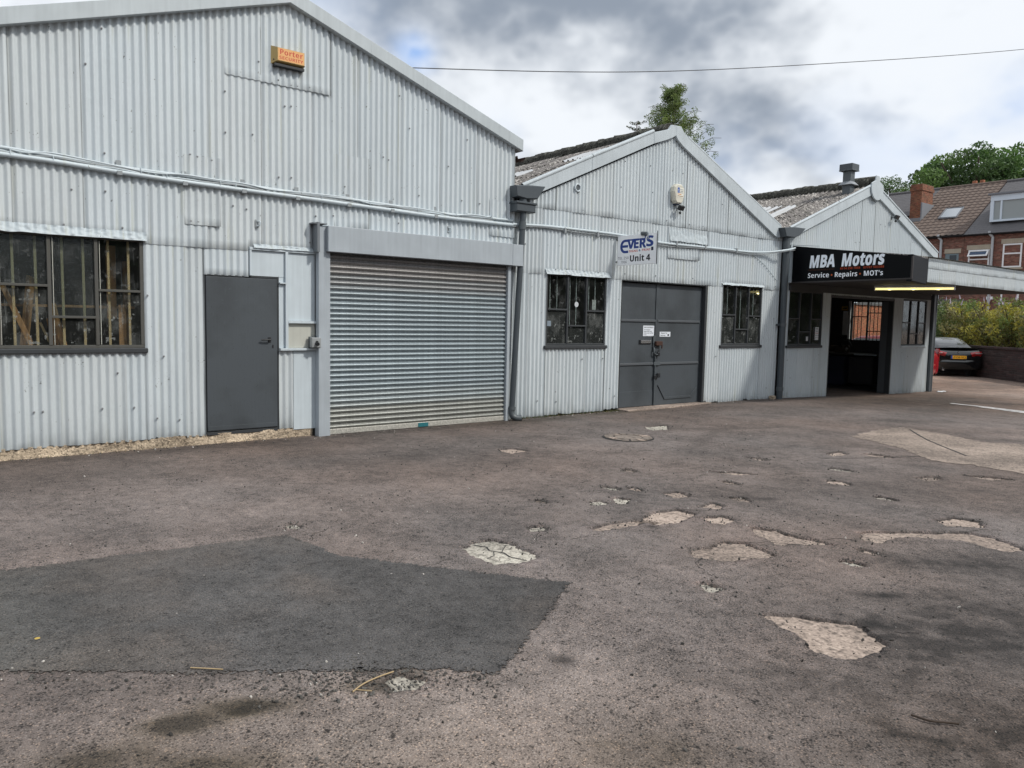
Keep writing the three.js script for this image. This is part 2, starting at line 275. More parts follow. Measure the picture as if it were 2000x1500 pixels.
// ------------------------------------------------------------------ corrugated sheets
const PITCH = 0.0815, AMP = 0.0140;
function sheetGeo(x0, x1, yb, yt, z, seed, low, curl = 0.003, amp = 1) {
  const r = rng(seed), nx = Math.max(2, Math.ceil((x1 - x0) / PITCH * 10)), dents = [];
  const f = (v, x) => typeof v === 'function' ? v(x) : v;
  const ym = (f(yb, x0) + f(yt, (x0 + x1) / 2)) / 2, hgt = f(yt, (x0 + x1) / 2) - f(yb, x0), ny = Math.max(3, Math.ceil(hgt / 0.11));
  for (let k = 0; k < hgt * (x1 - x0) * (low ? 9 : amp < 1 ? 0 : 2); k++) dents.push([x0 + r() * (x1 - x0), f(yb, x0) + r() * (low ? Math.min(hgt, 1.3) : hgt), 0.015 + 0.05 * r(), 0.04 + 0.16 * r(), (r() - 0.55) * (low ? 0.015 : 0.006)]);
  const tint = 0.965 + 0.07 * r(), cool = (r() - 0.5) * 0.02, wob = r() * 50, strong = r() < 0.4, lean = (r() - 0.5) * 0.004;
  const pos = [], uv = [], c = [], idx = [];
  for (let j = 0; j <= ny; j++) for (let i = 0; i <= nx; i++) {
    const x = x0 + (x1 - x0) * i / nx, jag = low ? 0.012 * (vn(x * 13, seed, 7) - 0.5) + (vn(x * 5, seed, 9) > 0.72 ? 0.03 * (vn(x * 40, seed, 12)) : 0) : 0.003 * (vn(x * 9, seed, 8) - 0.5);
    const a = f(yb, x) + jag, b = f(yt, x), y = a + (b - a) * Math.pow(j / ny, low ? 1.15 : 1);
    const wave = Math.cos(2 * Math.PI * x / PITCH), damp = 1 - (low ? 0.22 * vn(x * 4, y * 3, seed) : 0.08 * vn(x * 3, y * 2, seed));
    let dz = z + AMP * amp * wave * damp + 0.005 * (vn(x * 2.2 + wob, y * 1.3, 15) - 0.5) + lean * (y - ym) + 0.006 * (x - x0) / (x1 - x0);
    for (const [dx, dy, rx, ry, d] of dents) { const q = ((x - dx) / rx) ** 2 + ((y - dy) / ry) ** 2; if (q < 6) dz += d * Math.exp(-q); }
    const e1 = x1 - x, e0 = y - a; dz += curl * Math.exp(-e1 / 0.018) + curl * 0.8 * Math.exp(-e0 / 0.02) + (low ? 0.016 * Math.exp(-e0 / 0.05) * (vn(x * 7, 3, seed) - 0.35) : 0);
    let l = tint; 
    if (e1 < 0.012) l *= strong ? 0.30 + 0.35 * vn(y * 3, x, 18) : 0.72 + 0.25 * vn(y * 3, x, 18);  // overlap edge darkened: lap shadow and joint dirt put into the vertex colour
    if (low) { const gr = Math.exp(-e0 / (0.05 + 0.09 * vn(x * 6, 2, seed + 5))) * (0.25 + 0.5 * vn(x * 17, y * 12, 19)); l *= 1 - gr * 0.8; }
    else { const gr = Math.exp(-e0 / 0.012) * (0.2 + 0.8 * vn(x * 5, 2, seed + 5)); l *= 1 - gr * 0.6; }  // lower overlap edge gets the same dark lap line
    pos.push(x, y, dz); uv.push(x + seed * 0.37, y); c.push(l * (1 - cool), l, l * (1 + cool));
  }
  const w = nx + 1; for (let j = 0; j < ny; j++) for (let i = 0; i < nx; i++) { const k = j * w + i; idx.push(k, k + 1, k + w + 1, k, k + w + 1, k + w); }
  const g = new THREE.BufferGeometry(); g.setAttribute('position', new THREE.Float32BufferAttribute(pos, 3)); g.setAttribute('uv', new THREE.Float32BufferAttribute(uv, 2)); g.setAttribute('color', new THREE.Float32BufferAttribute(c, 3)); g.setIndex(idx); g.computeVertexNormals(); return g;
}
let sheetSeed = 100;
function cladding(shed, x0, x1, yb, yt, low, row = 0) { // splits a region into overlapping sheets of eight corrugations
  const W = PITCH * 8, off = row * 0.27, cuts = [x0]; for (let k = Math.ceil((x0 + 0.2 - off) / W); off + k * W < x1 - 0.2; k++) cuts.push(off + k * W); cuts.push(x1);
  for (let k = 0; k + 1 < cuts.length; k++) {
    const s = sheetSeed++, m = new THREE.Mesh(sheetGeo(cuts[k], cuts[k + 1] + (k + 2 < cuts.length ? 0.012 : 0), yb, yt, row * 0.006, s, low), M.sheet);
    m.name = 'wall_sheet'; m.castShadow = m.receiveShadow = true; shed.add(m);
  }
}
function bolts(shed, list, mat = M.sheet2) { // roofing bolts with washers, a few pixels each
  const one = mergeGeometries([clean(new THREE.CylinderGeometry(0.011, 0.012, 0.006, 8).rotateX(Math.PI / 2)), clean(new THREE.SphereGeometry(0.007, 8, 5).scale(1, 1, 0.8).translate(0, 0, 0.005))]);
  const geos = list.map(([x, y, z]) => { const g = one.clone(); g.translate(x, y, z); return g; });
  const m = mk('bolt_heads', geos, mat, shed); m.userData.kind = 'stuff';
}
M.sheet2 = std([0.25, 0.26, 0.27], 0.6); 
function boltRows(x0, x1, rows, top, seed, keep = 0.35) {
  const r = rng(seed), out = []; for (const y of rows) for (let k = Math.ceil(x0 / PITCH); k * PITCH < x1; k++) if (r() < keep) { const x = k * PITCH, yy = y + (r() - 0.5) * 0.05; if (yy < top(x) - 0.06) out.push([x, yy, AMP + 0.014]); } return out;
}
function flashingGeo(x0, x1, y, h, seed) {              // dressed lead or felt strip over a window head: crumpled
  const g = new THREE.PlaneGeometry(x1 - x0, h, Math.ceil((x1 - x0) / 0.012), 9), p = g.attributes.position;
  for (let i = 0; i < p.count; i++) { const x = p.getX(i) + (x0 + x1) / 2, t = p.getY(i) / h + 0.5; p.setXYZ(i, x, y + h * t + 0.012 * (1 - t) * (vn(x * 9, 1, seed) - 0.5), 0.016 + 0.035 * (1 - t) + AMP * Math.cos(2 * Math.PI * x / PITCH) * t + 0.022 * (fbm(x * 22 + t * 3, t * 4, seed, 3) - 0.5)); }
  g.computeVertexNormals(); return g;
}
// a steel window of three lights; each light has its own transom; security bars stand behind the glass
function steelWindow(shed, xs, y0, y1, transom, o = {}) {
  const w = new THREE.Group(); w.name = 'window'; if (o.label) w.userData.label = o.label; shed.add(w);
  const fm = o.frame || M.steelFrame, zf = o.z ?? -0.02, t = 0.028, x0 = xs[0], x1 = xs[xs.length - 1], f = [];
  f.push(box(x0, x1, y1 - 0.035, y1, zf - 0.03, zf + 0.025), box(x0, x1, y0, y0 + 0.035, zf - 0.03, zf + 0.025), box(x0, x0 + 0.035, y0 + 0.035, y1 - 0.035, zf - 0.03, zf + 0.024), box(x1 - 0.035, x1, y0 + 0.035, y1 - 0.035, zf - 0.03, zf + 0.024));
  for (let k = 1; k + 1 < xs.length; k++) f.push(box(xs[k] - t / 2 - 0.004, xs[k] + t / 2 + 0.004, y0 + 0.035, y1 - 0.035, zf - 0.028, zf + 0.03));
  for (let k = 0; k + 1 < xs.length; k++) {
    const a = xs[k] + (k ? t / 2 : 0.035), b = xs[k + 1] - (k + 2 < xs.length ? t / 2 : 0.035), y = transom[k];
    f.push(box(a, b, y - 0.014, y + 0.014, zf - 0.025, zf + 0.034));
    for (const [p, q, m] of [[y0 + 0.035, y - 0.014, o.lower ? o.lower[k] : M.glassDirty], [y + 0.014, y1 - 0.035, o.upper ? o.upper[k] : M.glass]]) { mk('pane', box(a, b, p, q, zf - 0.004, zf + 0.002, 0), m, w); const dg = new THREE.PlaneGeometry(b - a, q - p); dg.translate((a + b) / 2, (p + q) / 2, zf + 0.004); mk('dirt_film', dg, p < y ? M.dirt : M.dirtLight, w); }
    for (const u of o.bars || []) mk('security_bar', bar([lerp(a, b, u), o.barsFull ? y0 + 0.02 : transom[k] - 0.02, zf - 0.075], [lerp(a, b, u) - 0.006, y1 - 0.02, zf - 0.075], o.barW || 0.016, 0.014), o.barMat || M.woodPale, w);
  }
  mk('frame', f, fm, w);
  if (o.putty) { const q = []; for (let k = 0; k + 1 < xs.length; k++) q.push(box(xs[k] + 0.034, xs[k] + 0.041, y0 + 0.04, y1 - 0.05, zf + 0.0, zf + 0.012, 0.002)); mk('putty_line', q, M.cream, w); }
  mk('sill', box(x0 - 0.03, x1 + 0.03, y0 - 0.055, y0, zf - 0.03, zf + 0.06, 0.01), o.sill || M.steelFrame, w);
  return w;
}
// the shell behind the sheets: side and back walls, floor, dark inside
function shell(shed, x0, x1, eaves, depth, top, o = {}) {
  const n = 0.10;
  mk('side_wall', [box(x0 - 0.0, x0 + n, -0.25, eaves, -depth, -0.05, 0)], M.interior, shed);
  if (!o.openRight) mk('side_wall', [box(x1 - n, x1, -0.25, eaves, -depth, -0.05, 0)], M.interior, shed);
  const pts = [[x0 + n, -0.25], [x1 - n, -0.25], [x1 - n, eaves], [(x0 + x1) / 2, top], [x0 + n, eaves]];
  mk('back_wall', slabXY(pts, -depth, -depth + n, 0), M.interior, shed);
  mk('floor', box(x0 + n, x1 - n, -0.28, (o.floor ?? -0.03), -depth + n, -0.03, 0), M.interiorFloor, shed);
}
function roofSheet(xe, ye, xr, yr, z0, z1, mat, shed, seed, lift = 0) { // fibre cement sheet, corrugations run down the slope
  const L = Math.hypot(xr - xe, yr - ye), nu = 8, nv = Math.ceil((z1 - z0) / 0.131 * 8), pos = [], uv = [], idx = [], nxv = V(-(yr - ye), xr - xe, 0).normalize(); if (nxv.y < 0) nxv.negate();
  for (let j = 0; j <= nv; j++) for (let i = 0; i <= nu; i++) { const t = i / nu, z = z0 + (z1 - z0) * j / nv, h = 0.026 * Math.cos(2 * Math.PI * z / 0.131) + lift + 0.02 * (fbm(t * 5 + seed, z * 3, 77, 3) - 0.5); pos.push(xe + (xr - xe) * t + nxv.x * h, ye + (yr - ye) * t + nxv.y * h, z); uv.push(z, L * t + seed * 0.31); }
  const w = nu + 1; for (let j = 0; j < nv; j++) for (let i = 0; i < nu; i++) { const k = j * w + i; idx.push(k, k + 1, k + w + 1, k, k + w + 1, k + w); }
  const g = new THREE.BufferGeometry(); g.setAttribute('position', new THREE.Float32BufferAttribute(pos, 3)); g.setAttribute('uv', new THREE.Float32BufferAttribute(uv, 2)); g.setIndex(idx); g.computeVertexNormals();
  const m = new THREE.Mesh(g, mat); m.name = 'roof_sheet'; m.castShadow = m.receiveShadow = true; shed.add(m); return m;
}
function slope(shed, xe, ye, xr, yr, depth, pale, seed) {
  const W = 0.131 * 7, n = Math.ceil(depth / W);
  for (let row = 0; row < 3; row++) for (let k = 0; k < n; k++) {
    const a = row / 3 - (row ? 0.02 : 0), b = (row + 1) / 3, z1 = -0.0 - k * W, z0 = Math.max(-depth, z1 - W - 0.03), isPale = pale.some(([r, c]) => r === row && c === k);
    roofSheet(lerp(xe, xr, a), lerp(ye, yr, a), lerp(xe, xr, b), lerp(ye, yr, b), z0, z1, isPale ? M.roofPale : M.roof, shed, seed + row * 31 + k, row * 0.012 + (k % 2) * 0.008);
  }
}
function ridge(shed, x, y, depth) {
  const g0 = new THREE.SphereGeometry(1, 10, 6); let k = 0; const r = rng(Math.round(x * 10));
  for (let z = -0.05; z > -depth; z -= 0.22) {
    const g = new THREE.CylinderGeometry(0.150 + 0.02 * r(), 0.165 + 0.02 * r(), 0.235, 10, 3); g.rotateX(Math.PI / 2); const p = g.attributes.position;
    for (let i = 0; i < p.count; i++) { const q = 1 + 0.20 * (fbm(p.getX(i) * 14 + k * 3, p.getY(i) * 14 + p.getZ(i) * 9, 88, 2) - 0.5); p.setXYZ(i, p.getX(i) * q * 1.15, p.getY(i) * q, p.getZ(i)); }
    g.computeVertexNormals(); g.translate(x, y + 0.0 + 0.016 * (r() - 0.5), z - 0.11); mk('ridge_cap', g, M.moss, shed); k++;
  }
}

// ------------------------------------------------------------------ shed 1 (left)
const shed1 = thing('corrugated_shed', 'large pale grey corrugated shed on the left with a wide roller shutter', 'shed');
const T1 = (x) => 5.45 - 0.332 * Math.abs(x - 3.88);
cladding(shed1, 0.16, 7.5, (x) => x < 2.18 ? 2.43 : x > 3.36 && x < 4.3 ? 2.405 : 2.36, T1, false, 1);
cladding(shed1, 0.16, 0.76, 0.10, 2.40, true); cladding(shed1, 0.76, 2.17, (x) => 0.11, 1.135, true); cladding(shed1, 2.17, 2.832, 0.11, 2.40, true);
cladding(shed1, 2.832, 3.375, 2.045, 2.40, false); cladding(shed1, 3.745, 3.94, 0.12, 1.15, true); cladding(shed1, 7.36, 7.5, 0.0, 2.40, true);
{
  // loose patch sheets fixed over the cladding
  for (const [a, b, y0, y1, z] of [[2.62, 3.03, 2.62, 3.42, 0.014], [3.10, 4.45, 4.42, 5.2, 0.012], [4.5, 5.0, 2.75, 3.7, 0.012], [7.05, 7.5, 2.85, 3.40, 0.014]]) {
    const m = new THREE.Mesh(sheetGeo(a, b, y0, (x) => Math.min(y1, T1(x) - 0.02), z, sheetSeed++, false, 0.010), M.sheet); m.name = 'patch_sheet'; m.castShadow = m.receiveShadow = true; shed1.add(m);
  }
  bolts(shed1, [...boltRows(0.3, 7.4, [2.50, 2.88, 3.3, 3.75, 4.2, 4.62, 5.05], T1, 5, 0.06), ...boltRows(2.2, 2.8, [0.35, 1.1, 1.75, 2.3], T1, 6, 0.2), ...boltRows(0.3, 2.2, [0.5, 0.9], T1, 8, 0.08), ...boltRows(2.62, 3.0, [2.64, 3.4], T1, 9, 0.6), ...boltRows(3.12, 4.45, [4.45], T1, 10, 0.4)]);
  // plinth of rough rendered concrete
  const g = new THREE.BoxGeometry(4.1, 0.26, 0.14, 130, 6, 3), p = g.attributes.position;
  for (let i = 0; i < p.count; i++) { const x = p.getX(i) + 2.15, y = p.getY(i), z = p.getZ(i), q = fbm(x * 9, y * 12 + z * 7, 120, 4) - 0.5; p.setXYZ(i, x, y - 0.012 + (y > 0.1 ? 0.03 * q : 0), z - 0.072 + (z > 0.05 ? 0.05 * q : 0)); }
  g.computeVertexNormals(); mk('plinth', g, M.plinth, shed1);
  mk('window_head_flashing', flashingGeo(0.3, 2.2, 2.385, 0.10, 131), M.sheetGrey, shed1);
  steelWindow(shed1, [0.76, 1.238, 1.688, 2.165], 1.175, 2.405, [1.845, 1.515, 1.815], { bars: [0.30, 0.78], barsFull: true, barW: 0.026, frame: M.oldFrame, lower: [M.glass, M.glass, M.glass], upper: [M.glassHammer, M.glassHammer, M.glass], putty: true, label: 'three light window with planks behind the glass' });
  // grey flush door
  const d = new THREE.Group(); d.name = 'door'; d.userData.label = 'plain dark grey flush door'; shed1.add(d);
  mk('door_leaf', box(2.85, 3.722, 0.155, 2.03, -0.03, 0.016, 0.004), M.darkPaint, d);
  mk('door_frame', [box(2.825, 2.845, 0.12, 2.055, -0.05, 0.004), box(3.727, 3.747, 0.12, 2.055, -0.05, 0.004), box(2.845, 3.727, 2.035, 2.055, -0.05, 0.004), box(2.845, 3.727, 0.105, 0.145, -0.05, 0.006)], M.steelFrame, d);
  mk('kick_strip', box(2.855, 3.715, 0.165, 0.215, 0.0165, 0.021, 0.002), M.darkPaint, d);
  mk('handle', [box(3.60, 3.64, 1.235, 1.30, 0.016, 0.022, 0.002), cyl([3.62, 1.27, 0.02], [3.62, 1.27, 0.06], 0.009), tube([[3.622, 1.27, 0.058], [3.575, 1.271, 0.06], [3.505, 1.268, 0.052]], 0.009, 8, true)], M.blackMetal, d);
  mk('keyhole', [box(3.655, 3.672, 1.165, 1.205, 0.0162, 0.02, 0.002), cyl([3.663, 1.19, 0.019], [3.663, 1.19, 0.023], 0.006)], M.blackMetal, d);
  // boarded-up side light beside the door
  const s = new THREE.Group(); s.name = 'boarded_side_light'; shed1.add(s);
  const zf = 0.035;
  mk('frame', [box(3.375, 4.275, 2.375, 2.41, -0.02, zf), box(3.375, 3.40, 2.06, 2.375, -0.02, zf - 0.004), box(3.825, 3.862, 1.16, 2.375, -0.02, zf + 0.006), box(4.235, 4.27, 1.16, 2.375, -0.02, zf - 0.003), box(3.862, 4.235, 1.478, 1.508, -0.02, zf + 0.012), box(3.75, 4.27, 1.13, 1.16, -0.02, zf + 0.02), box(3.75, 3.825, 1.975, 1.992, -0.02, zf + 0.01)], M.panel, s);
  mk('board', box(3.40, 3.825, 2.06, 2.372, -0.015, 0.008, 0.002), M.panel, s); mk('board', box(3.864, 4.233, 1.51, 2.372, -0.015, 0.008, 0.002), M.panel, s);
  mk('board', box(3.864, 4.233, 1.162, 1.476, -0.015, 0.004, 0.002), M.cream, s); mk('board', box(3.75, 3.823, 1.162, 1.973, -0.015, 0.003, 0.002), M.panel, s); mk('board', box(3.75, 3.823, 1.994, 2.372, -0.015, 0.003, 0.002), M.panel, s);
  mk('board', box(3.935, 4.27, 0.10, 1.125, -0.015, 0.012, 0.003), M.panel, s);
  mk('head_strip', flashingGeo(3.42, 4.26, 2.405, 0.05, 140), M.sheetGrey, s);
  // roller shutter
  const rs = new THREE.Group(); rs.name = 'roller_shutter'; shed1.add(rs);
  const lath = []; const n = 34, y0 = 0.075, y1 = 2.40, h = (y1 - y0) / n;
  for (let i = 0; i <= 8; i++) { const t = i / 8; lath.push(new THREE.Vector2(0.046 + 0.028 * Math.pow(Math.sin(Math.PI * clamp((t - 0.06) / 0.80)), 0.8), t * h * 0.99)); }
  for (let i = 8; i >= 0; i--) lath.push(new THREE.Vector2(lath[i].x - 0.004 - (i === 8 ? 0.006 : 0), lath[i].y));
  const prof = lath.map((p) => [p.x, p.y]), nP = prof.length, X0 = 4.405, X1 = 7.345;
  function lathGeo() { const pos = [], id = []; for (const X of [X0, X1]) for (const [z, y] of prof) pos.push(X, y, z); for (let i = 0; i < nP; i++) { const a = i, b = (i + 1) % nP; id.push(a, a + nP, b + nP, a, b + nP, b); } const g = new THREE.BufferGeometry(); g.setAttribute('position', new THREE.Float32BufferAttribute(pos, 3)); g.setIndex(id); const q = g.toNonIndexed(); q.computeVertexNormals(); return q; }
  const LG = clean(lathGeo()), slatMat = (k) => { const r = ss(24, 31, k + 0.8 * Math.sin(k * 2.1)), b = ss(8, 1, k + 0.8 * Math.sin(k * 1.7)), n = 0.93 + 0.14 * hs(k, 3, 5), m = M.galv.clone(); m.color.setRGB(n * lerp(lerp(0.295, 0.27, r), 0.33, b), n * lerp(lerp(0.345, 0.255, r), 0.33, b), n * lerp(lerp(0.375, 0.25, r), 0.305, b)); return m; };
  for (let k = 0; k < n; k++) { const m = new THREE.Mesh(LG, slatMat(k)); m.name = 'slat'; m.position.set(0, y0 + k * h, -0.0 + 0.002 * Math.sin(k * 1.7)); m.rotation.x = 0; m.castShadow = m.receiveShadow = true; rs.add(m); }
  mk('bottom_rail', box(4.40, 7.35, 0.005, 0.078, 0.035, 0.075, 0.006), M.galvBeige, rs);
  mk('guide_rail', [box(4.235, 4.335, -0.03, 2.74, -0.01, 0.12, 0.006), box(4.335, 4.402, -0.03, 2.41, -0.01, 0.11, 0.006)], M.shutterPaint, rs);
  mk('guide_rail', [box(7.35, 7.405, -0.03, 2.41, -0.01, 0.11, 0.006)], M.shutterPaint, rs);
  mk('shutter_box', [box(4.338, 7.37, 2.412, 2.742, -0.01, 0.188, 0.006)], M.shutterPaint, rs);
  mk('shutter_box_end', [box(7.374, 7.58, 2.410, 2.735, 0.02, 0.186, 0.005)], M.shutterPaint, rs);
  mk('end_plate', [box(4.20, 4.236, 2.40, 2.78, -0.01, 0.16, 0.003), box(4.15, 4.34, 2.756, 2.772, -0.01, 0.15, 0.002)], std([0.17, 0.19, 0.21], 0.5, { map: grimeMap }), rs);
  mk('lock_plate', [box(5.78, 5.95, 0.012, 0.07, 0.0752, 0.081, 0.002)], std([0.02, 0.16, 0.19], 0.5, { map: grimeMap }), rs);
  // white painted corner strips at the right end
  mk('corner_strip', [box(7.405, 7.46, -0.02, 2.40, -0.01, 0.03, 0.004)], M.sheetGrey, shed1);
  mk('corner_strip', [box(7.488, 7.512, 2.40, 4.16, -0.30, 0.022, 0.004)], M.flashing, shed1);
  // verge flashing
  const fl = (xa, xb, n) => { const up = (x) => T1(x) - 0.035, w = 0.165; return slabXY([[xa, up(xa)], [xb, up(xb)], [xb, up(xb) + w], [xa, up(xa) + w]], -0.12, 0.10, 0.006); };
  for (const [a, b] of [[0.05, 2.80], [2.803, 3.88], [3.88, 4.985], [4.988, 7.60]]) mk('verge_flashing', fl(a, b), M.flashing, shed1);
  mk('gutter', [new THREE.CylinderGeometry(0.075, 0.075, 3, 12, 1, true, Math.PI * 0.5, Math.PI).rotateX(Math.PI / 2).rotateZ(Math.PI).translate(7.60, 4.10, -1.44)], M.rust, shed1);
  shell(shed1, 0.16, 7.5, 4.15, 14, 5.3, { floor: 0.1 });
  mk('roof_slope', slabXY([[0.02, 4.20], [3.88, 5.46], [3.88, 5.54], [0.02, 4.28]], -14.2, -0.121, 0.0), M.roof, shed1); mk('roof_slope', slabXY([[3.88, 5.46], [7.62, 4.24], [7.62, 4.32], [3.88, 5.54]], -14.2, -0.121, 0.0), M.roof, shed1);
}

// ------------------------------------------------------------------ shed 2 (middle)
const shed2 = thing('corrugated_shed', 'middle pale corrugated shed with dark grey double doors', 'shed');
const T2 = (x) => 5.0 - (x < 11.24 ? 0.4415 : 0.425) * Math.abs(x - 11.24);
cladding(shed2, 7.53, 14.86, 3.37, (x) => T2(x), false, 2);
cladding(shed2, 7.53, 14.86, (x) => x > 12.8 && x < 14.3 ? 2.385 : x > 8.15 && x < 9.65 ? 2.36 : 2.325, 3.41, false, 1);
cladding(shed2, 7.53, 8.225, 0.005, 2.37, true); cladding(shed2, 8.225, 9.6, 0.02, 1.125, true); cladding(shed2, 9.6, 9.985, 0.025, 2.37, true);
cladding(shed2, 12.40, 12.865, 0.02, 2.37, true); cladding(shed2, 12.865, 14.235, 0.0, 1.11, true); cladding(shed2, 14.235, 14.86, -0.015, 2.37, true);
{
  for (const [a, b, y0, y1] of [[11.15, 12.05, 2.78, 3.05], [11.15, 12.3, 3.03, 3.36]]) { const m = new THREE.Mesh(sheetGeo(a, b, y0, y1, 0.018, sheetSeed++, false, 0.010), M.sheet); m.name = 'patch_sheet'; m.castShadow = m.receiveShadow = true; shed2.add(m); }
  mk('crumpled_patch', flashingGeo(11.18, 12.28, 3.10, 0.24, 171), M.sheetGrey, shed2);
  bolts(shed2, [...boltRows(7.7, 14.8, [2.42, 2.8, 3.44, 3.9, 4.35], T2, 15, 0.07), ...boltRows(7.6, 9.9, [0.25, 0.95, 1.6], T2, 16, 0.13), ...boltRows(12.5, 14.8, [0.25, 0.95, 1.7], T2, 17, 0.08)]);
  mk('window_head_flashing', flashingGeo(8.19, 9.66, 2.335, 0.09, 151), M.sheetGrey, shed2); mk('window_head_flashing', flashingGeo(12.83, 14.25, 2.36, 0.05, 161), M.sheetGrey, shed2);
  steelWindow(shed2, [8.225, 8.70, 9.13, 9.60], 1.17, 2.35, [1.765, 1.50, 1.755], { bars: [0.3, 0.66], label: 'dark three light window with a paper stuck in one pane' , barMat: M.sheetGrey, barW: 0.012});
  steelWindow(shed2, [12.865, 13.33, 13.775, 14.235], 1.155, 2.38, [1.765, 1.475, 1.755], { bars: [0.3, 0.66], barMat: M.sheetGrey, barW: 0.012 });
  // double doors
  const zd = -0.075;
  mk('door_reveal', [box(12.33, 12.40, -0.03, 2.32, -0.16, 0.012), box(9.975, 9.99, -0.03, 2.32, -0.12, 0.01), box(9.99, 12.33, 2.305, 2.325, -0.16, 0.012)], M.steelFrame, shed2);
  const jambs = (a, b, hand) => {
    const d = new THREE.Group(); d.name = 'door'; d.userData.label = hand < 0 ? 'left leaf of the dark grey double door' : 'right leaf of the dark grey double door'; shed2.add(d);
    const ys = [0.03, 0.817, 1.612, 2.298], x0 = a, x1 = b;
    for (let k = 0; k < 3; k++) mk('panel', box(x0, x1, ys[k] + (k ? 0.012 : 0), ys[k + 1] - 0.012, zd - 0.02, zd, 0.002), M.darkPaint, d);
    for (let k = 1; k < 3; k++) mk('rail', box(x0 + 0.01, x1 - 0.05, ys[k] - 0.022, ys[k] + 0.022, zd - 0.01, zd + 0.022, 0.006), M.darkRail, d);
    mk('meeting_stile', hand < 0 ? box(x1 - 0.045, x1 + 0.012, 0.03, 2.295, zd, zd + 0.016, 0.004) : box(x0 + 0.004, x0 + 0.05, 0.03, 2.295, zd, zd + 0.011, 0.004), M.darkPaint, d);
    if (hand < 0) {
      mk('repair_plate', box(x0, x1 - 0.05, 0.035, 0.315, zd, zd + 0.008, 0.002), M.darkPaint, d);
      mk('letter_box', [box(10.555, 10.875, 1.185, 1.262, zd, zd + 0.018, 0.004)], M.blackMetal, d); mk('letter_flap', box(10.59, 10.862, 1.198, 1.254, zd + 0.018, zd + 0.028, 0.006), M.chrome, d);
    } else mk('repair_strip', [bar([11.12, 0.42, zd + 0.008], [11.32, 0.155, zd + 0.008], 0.045, 0.016), bar([11.30, 0.155, zd + 0.008], [12.10, 0.155, zd + 0.008], 0.045, 0.015), bar([12.08, 0.155, zd + 0.008], [12.26, 0.33, zd + 0.008], 0.045, 0.016)], M.darkPaint, d);
    return d;
  };
  const dl = jambs(9.992, 11.02, -1), dr = jambs(11.028, 12.328, 1);
  mk('hasp', [box(10.92, 10.98, 1.06, 1.34, zd + 0.016, zd + 0.024, 0.003), box(10.95, 11.12, 0.785, 0.85, zd + 0.02, zd + 0.04, 0.005)], M.pipeLight, dl);
  mk('door_lock', [box(10.955, 11.13, 1.155, 1.235, zd + 0.02, zd + 0.075, 0.01), cyl([11.14, 1.22, zd + 0.05], [11.14, 1.10, zd + 0.05], 0.012)], M.rust, dl);
  mk('drop_bolt', [cyl([10.985, 0.04, zd + 0.03], [10.985, 1.05, zd + 0.03], 0.011), tube([[10.94, 1.12, zd + 0.03], [10.93, 1.02, zd + 0.05], [11.0, 0.985, zd + 0.05], [11.06, 1.02, zd + 0.03]], 0.013, 8, true)], M.pipeLight, dl);
  mk('padlock', [box(11.02, 11.085, 0.955, 1.03, zd + 0.03, zd + 0.06, 0.01), tube([[11.033, 1.03, zd + 0.045], [11.036, 1.065, zd + 0.045], [11.07, 1.065, zd + 0.045], [11.073, 1.03, zd + 0.045]], 0.006, 6, true)], M.blackMetal, dl);
  mk('padlock', [box(11.03, 11.11, 0.555, 0.64, zd + 0.03, zd + 0.065, 0.01), box(10.955, 11.04, 0.54, 0.60, zd + 0.02, zd + 0.05, 0.006)], M.blackMetal, dl);
  // cement verge boards with a roll on top; they sweep up to the ridge
  const L = [[7.66, 3.455], [9.0, 4.045], [10.45, 4.69], [10.85, 4.83], [11.05, 4.865], [11.20, 4.88], [11.235, 4.93], [11.19, 5.02], [11.15, 5.16], [11.06, 5.15], [11.02, 5.055], [10.9, 5.02], [10.7, 4.985], [9.0, 4.25], [7.62, 3.64]];
  const LL = [[7.66, 3.455], [9.10, 4.09], [9.10, 4.295], [7.62, 3.64]], LM = [[9.112, 4.095], [10.62, 4.765], [10.60, 4.945], [9.112, 4.30]], LR = [[10.632, 4.768], [10.9, 4.86], [11.08, 4.93], [11.21, 5.0], [11.19, 5.16], [11.09, 5.16], [11.02, 5.075], [10.9, 5.035], [10.612, 4.95]];
  const RR = [[11.215, 4.99], [11.26, 4.93], [11.40, 4.845], [14.5, 3.46], [14.62, 3.43], [14.72, 3.46], [14.72, 3.66], [11.62, 4.99], [11.45, 5.06], [11.34, 5.17], [11.20, 5.165]];
  for (const q of [LL, LM, LR, RR]) mk('verge_board', slabXY(q, 0.022, 0.075, 0.006), M.barge, shed2);
  mk('verge_roll', tube([[7.63, 3.665, 0.06], [9.105, 4.325, 0.06]], 0.034, 10), M.barge, shed2); mk('verge_roll', tube([[9.115, 4.33, 0.06], [10.60, 4.975, 0.06]], 0.034, 10), M.barge, shed2); mk('verge_roll', tube([[11.55, 5.02, 0.05], [14.70, 3.68, 0.05]], 0.03, 10), M.barge, shed2);
  shell(shed2, 7.54, 14.86, 3.5, 14, 4.9);
  slope(shed2, 7.6, 3.60, 11.2, 5.06, 14, [], 210);
  for (const [t0, t1, z1, z0] of [[0.57, 0.70, -0.35, -0.9], [0.62, 0.78, -0.85, -1.5], [0.42, 0.53, -1.9, -2.6]]) roofSheet(lerp(7.6, 11.2, t0), lerp(3.60, 5.06, t0), lerp(7.6, 11.2, t1), lerp(3.60, 5.06, t1), z0, z1, M.roofPale, shed2, 5, 0.045);
  mk('roof_slope', slabXY([[11.2, 5.0], [14.8, 3.5], [14.8, 3.56], [11.2, 5.06]], -14, 0.02, 0), M.roof, shed2);
  ridge(shed2, 11.2, 5.07, 14);
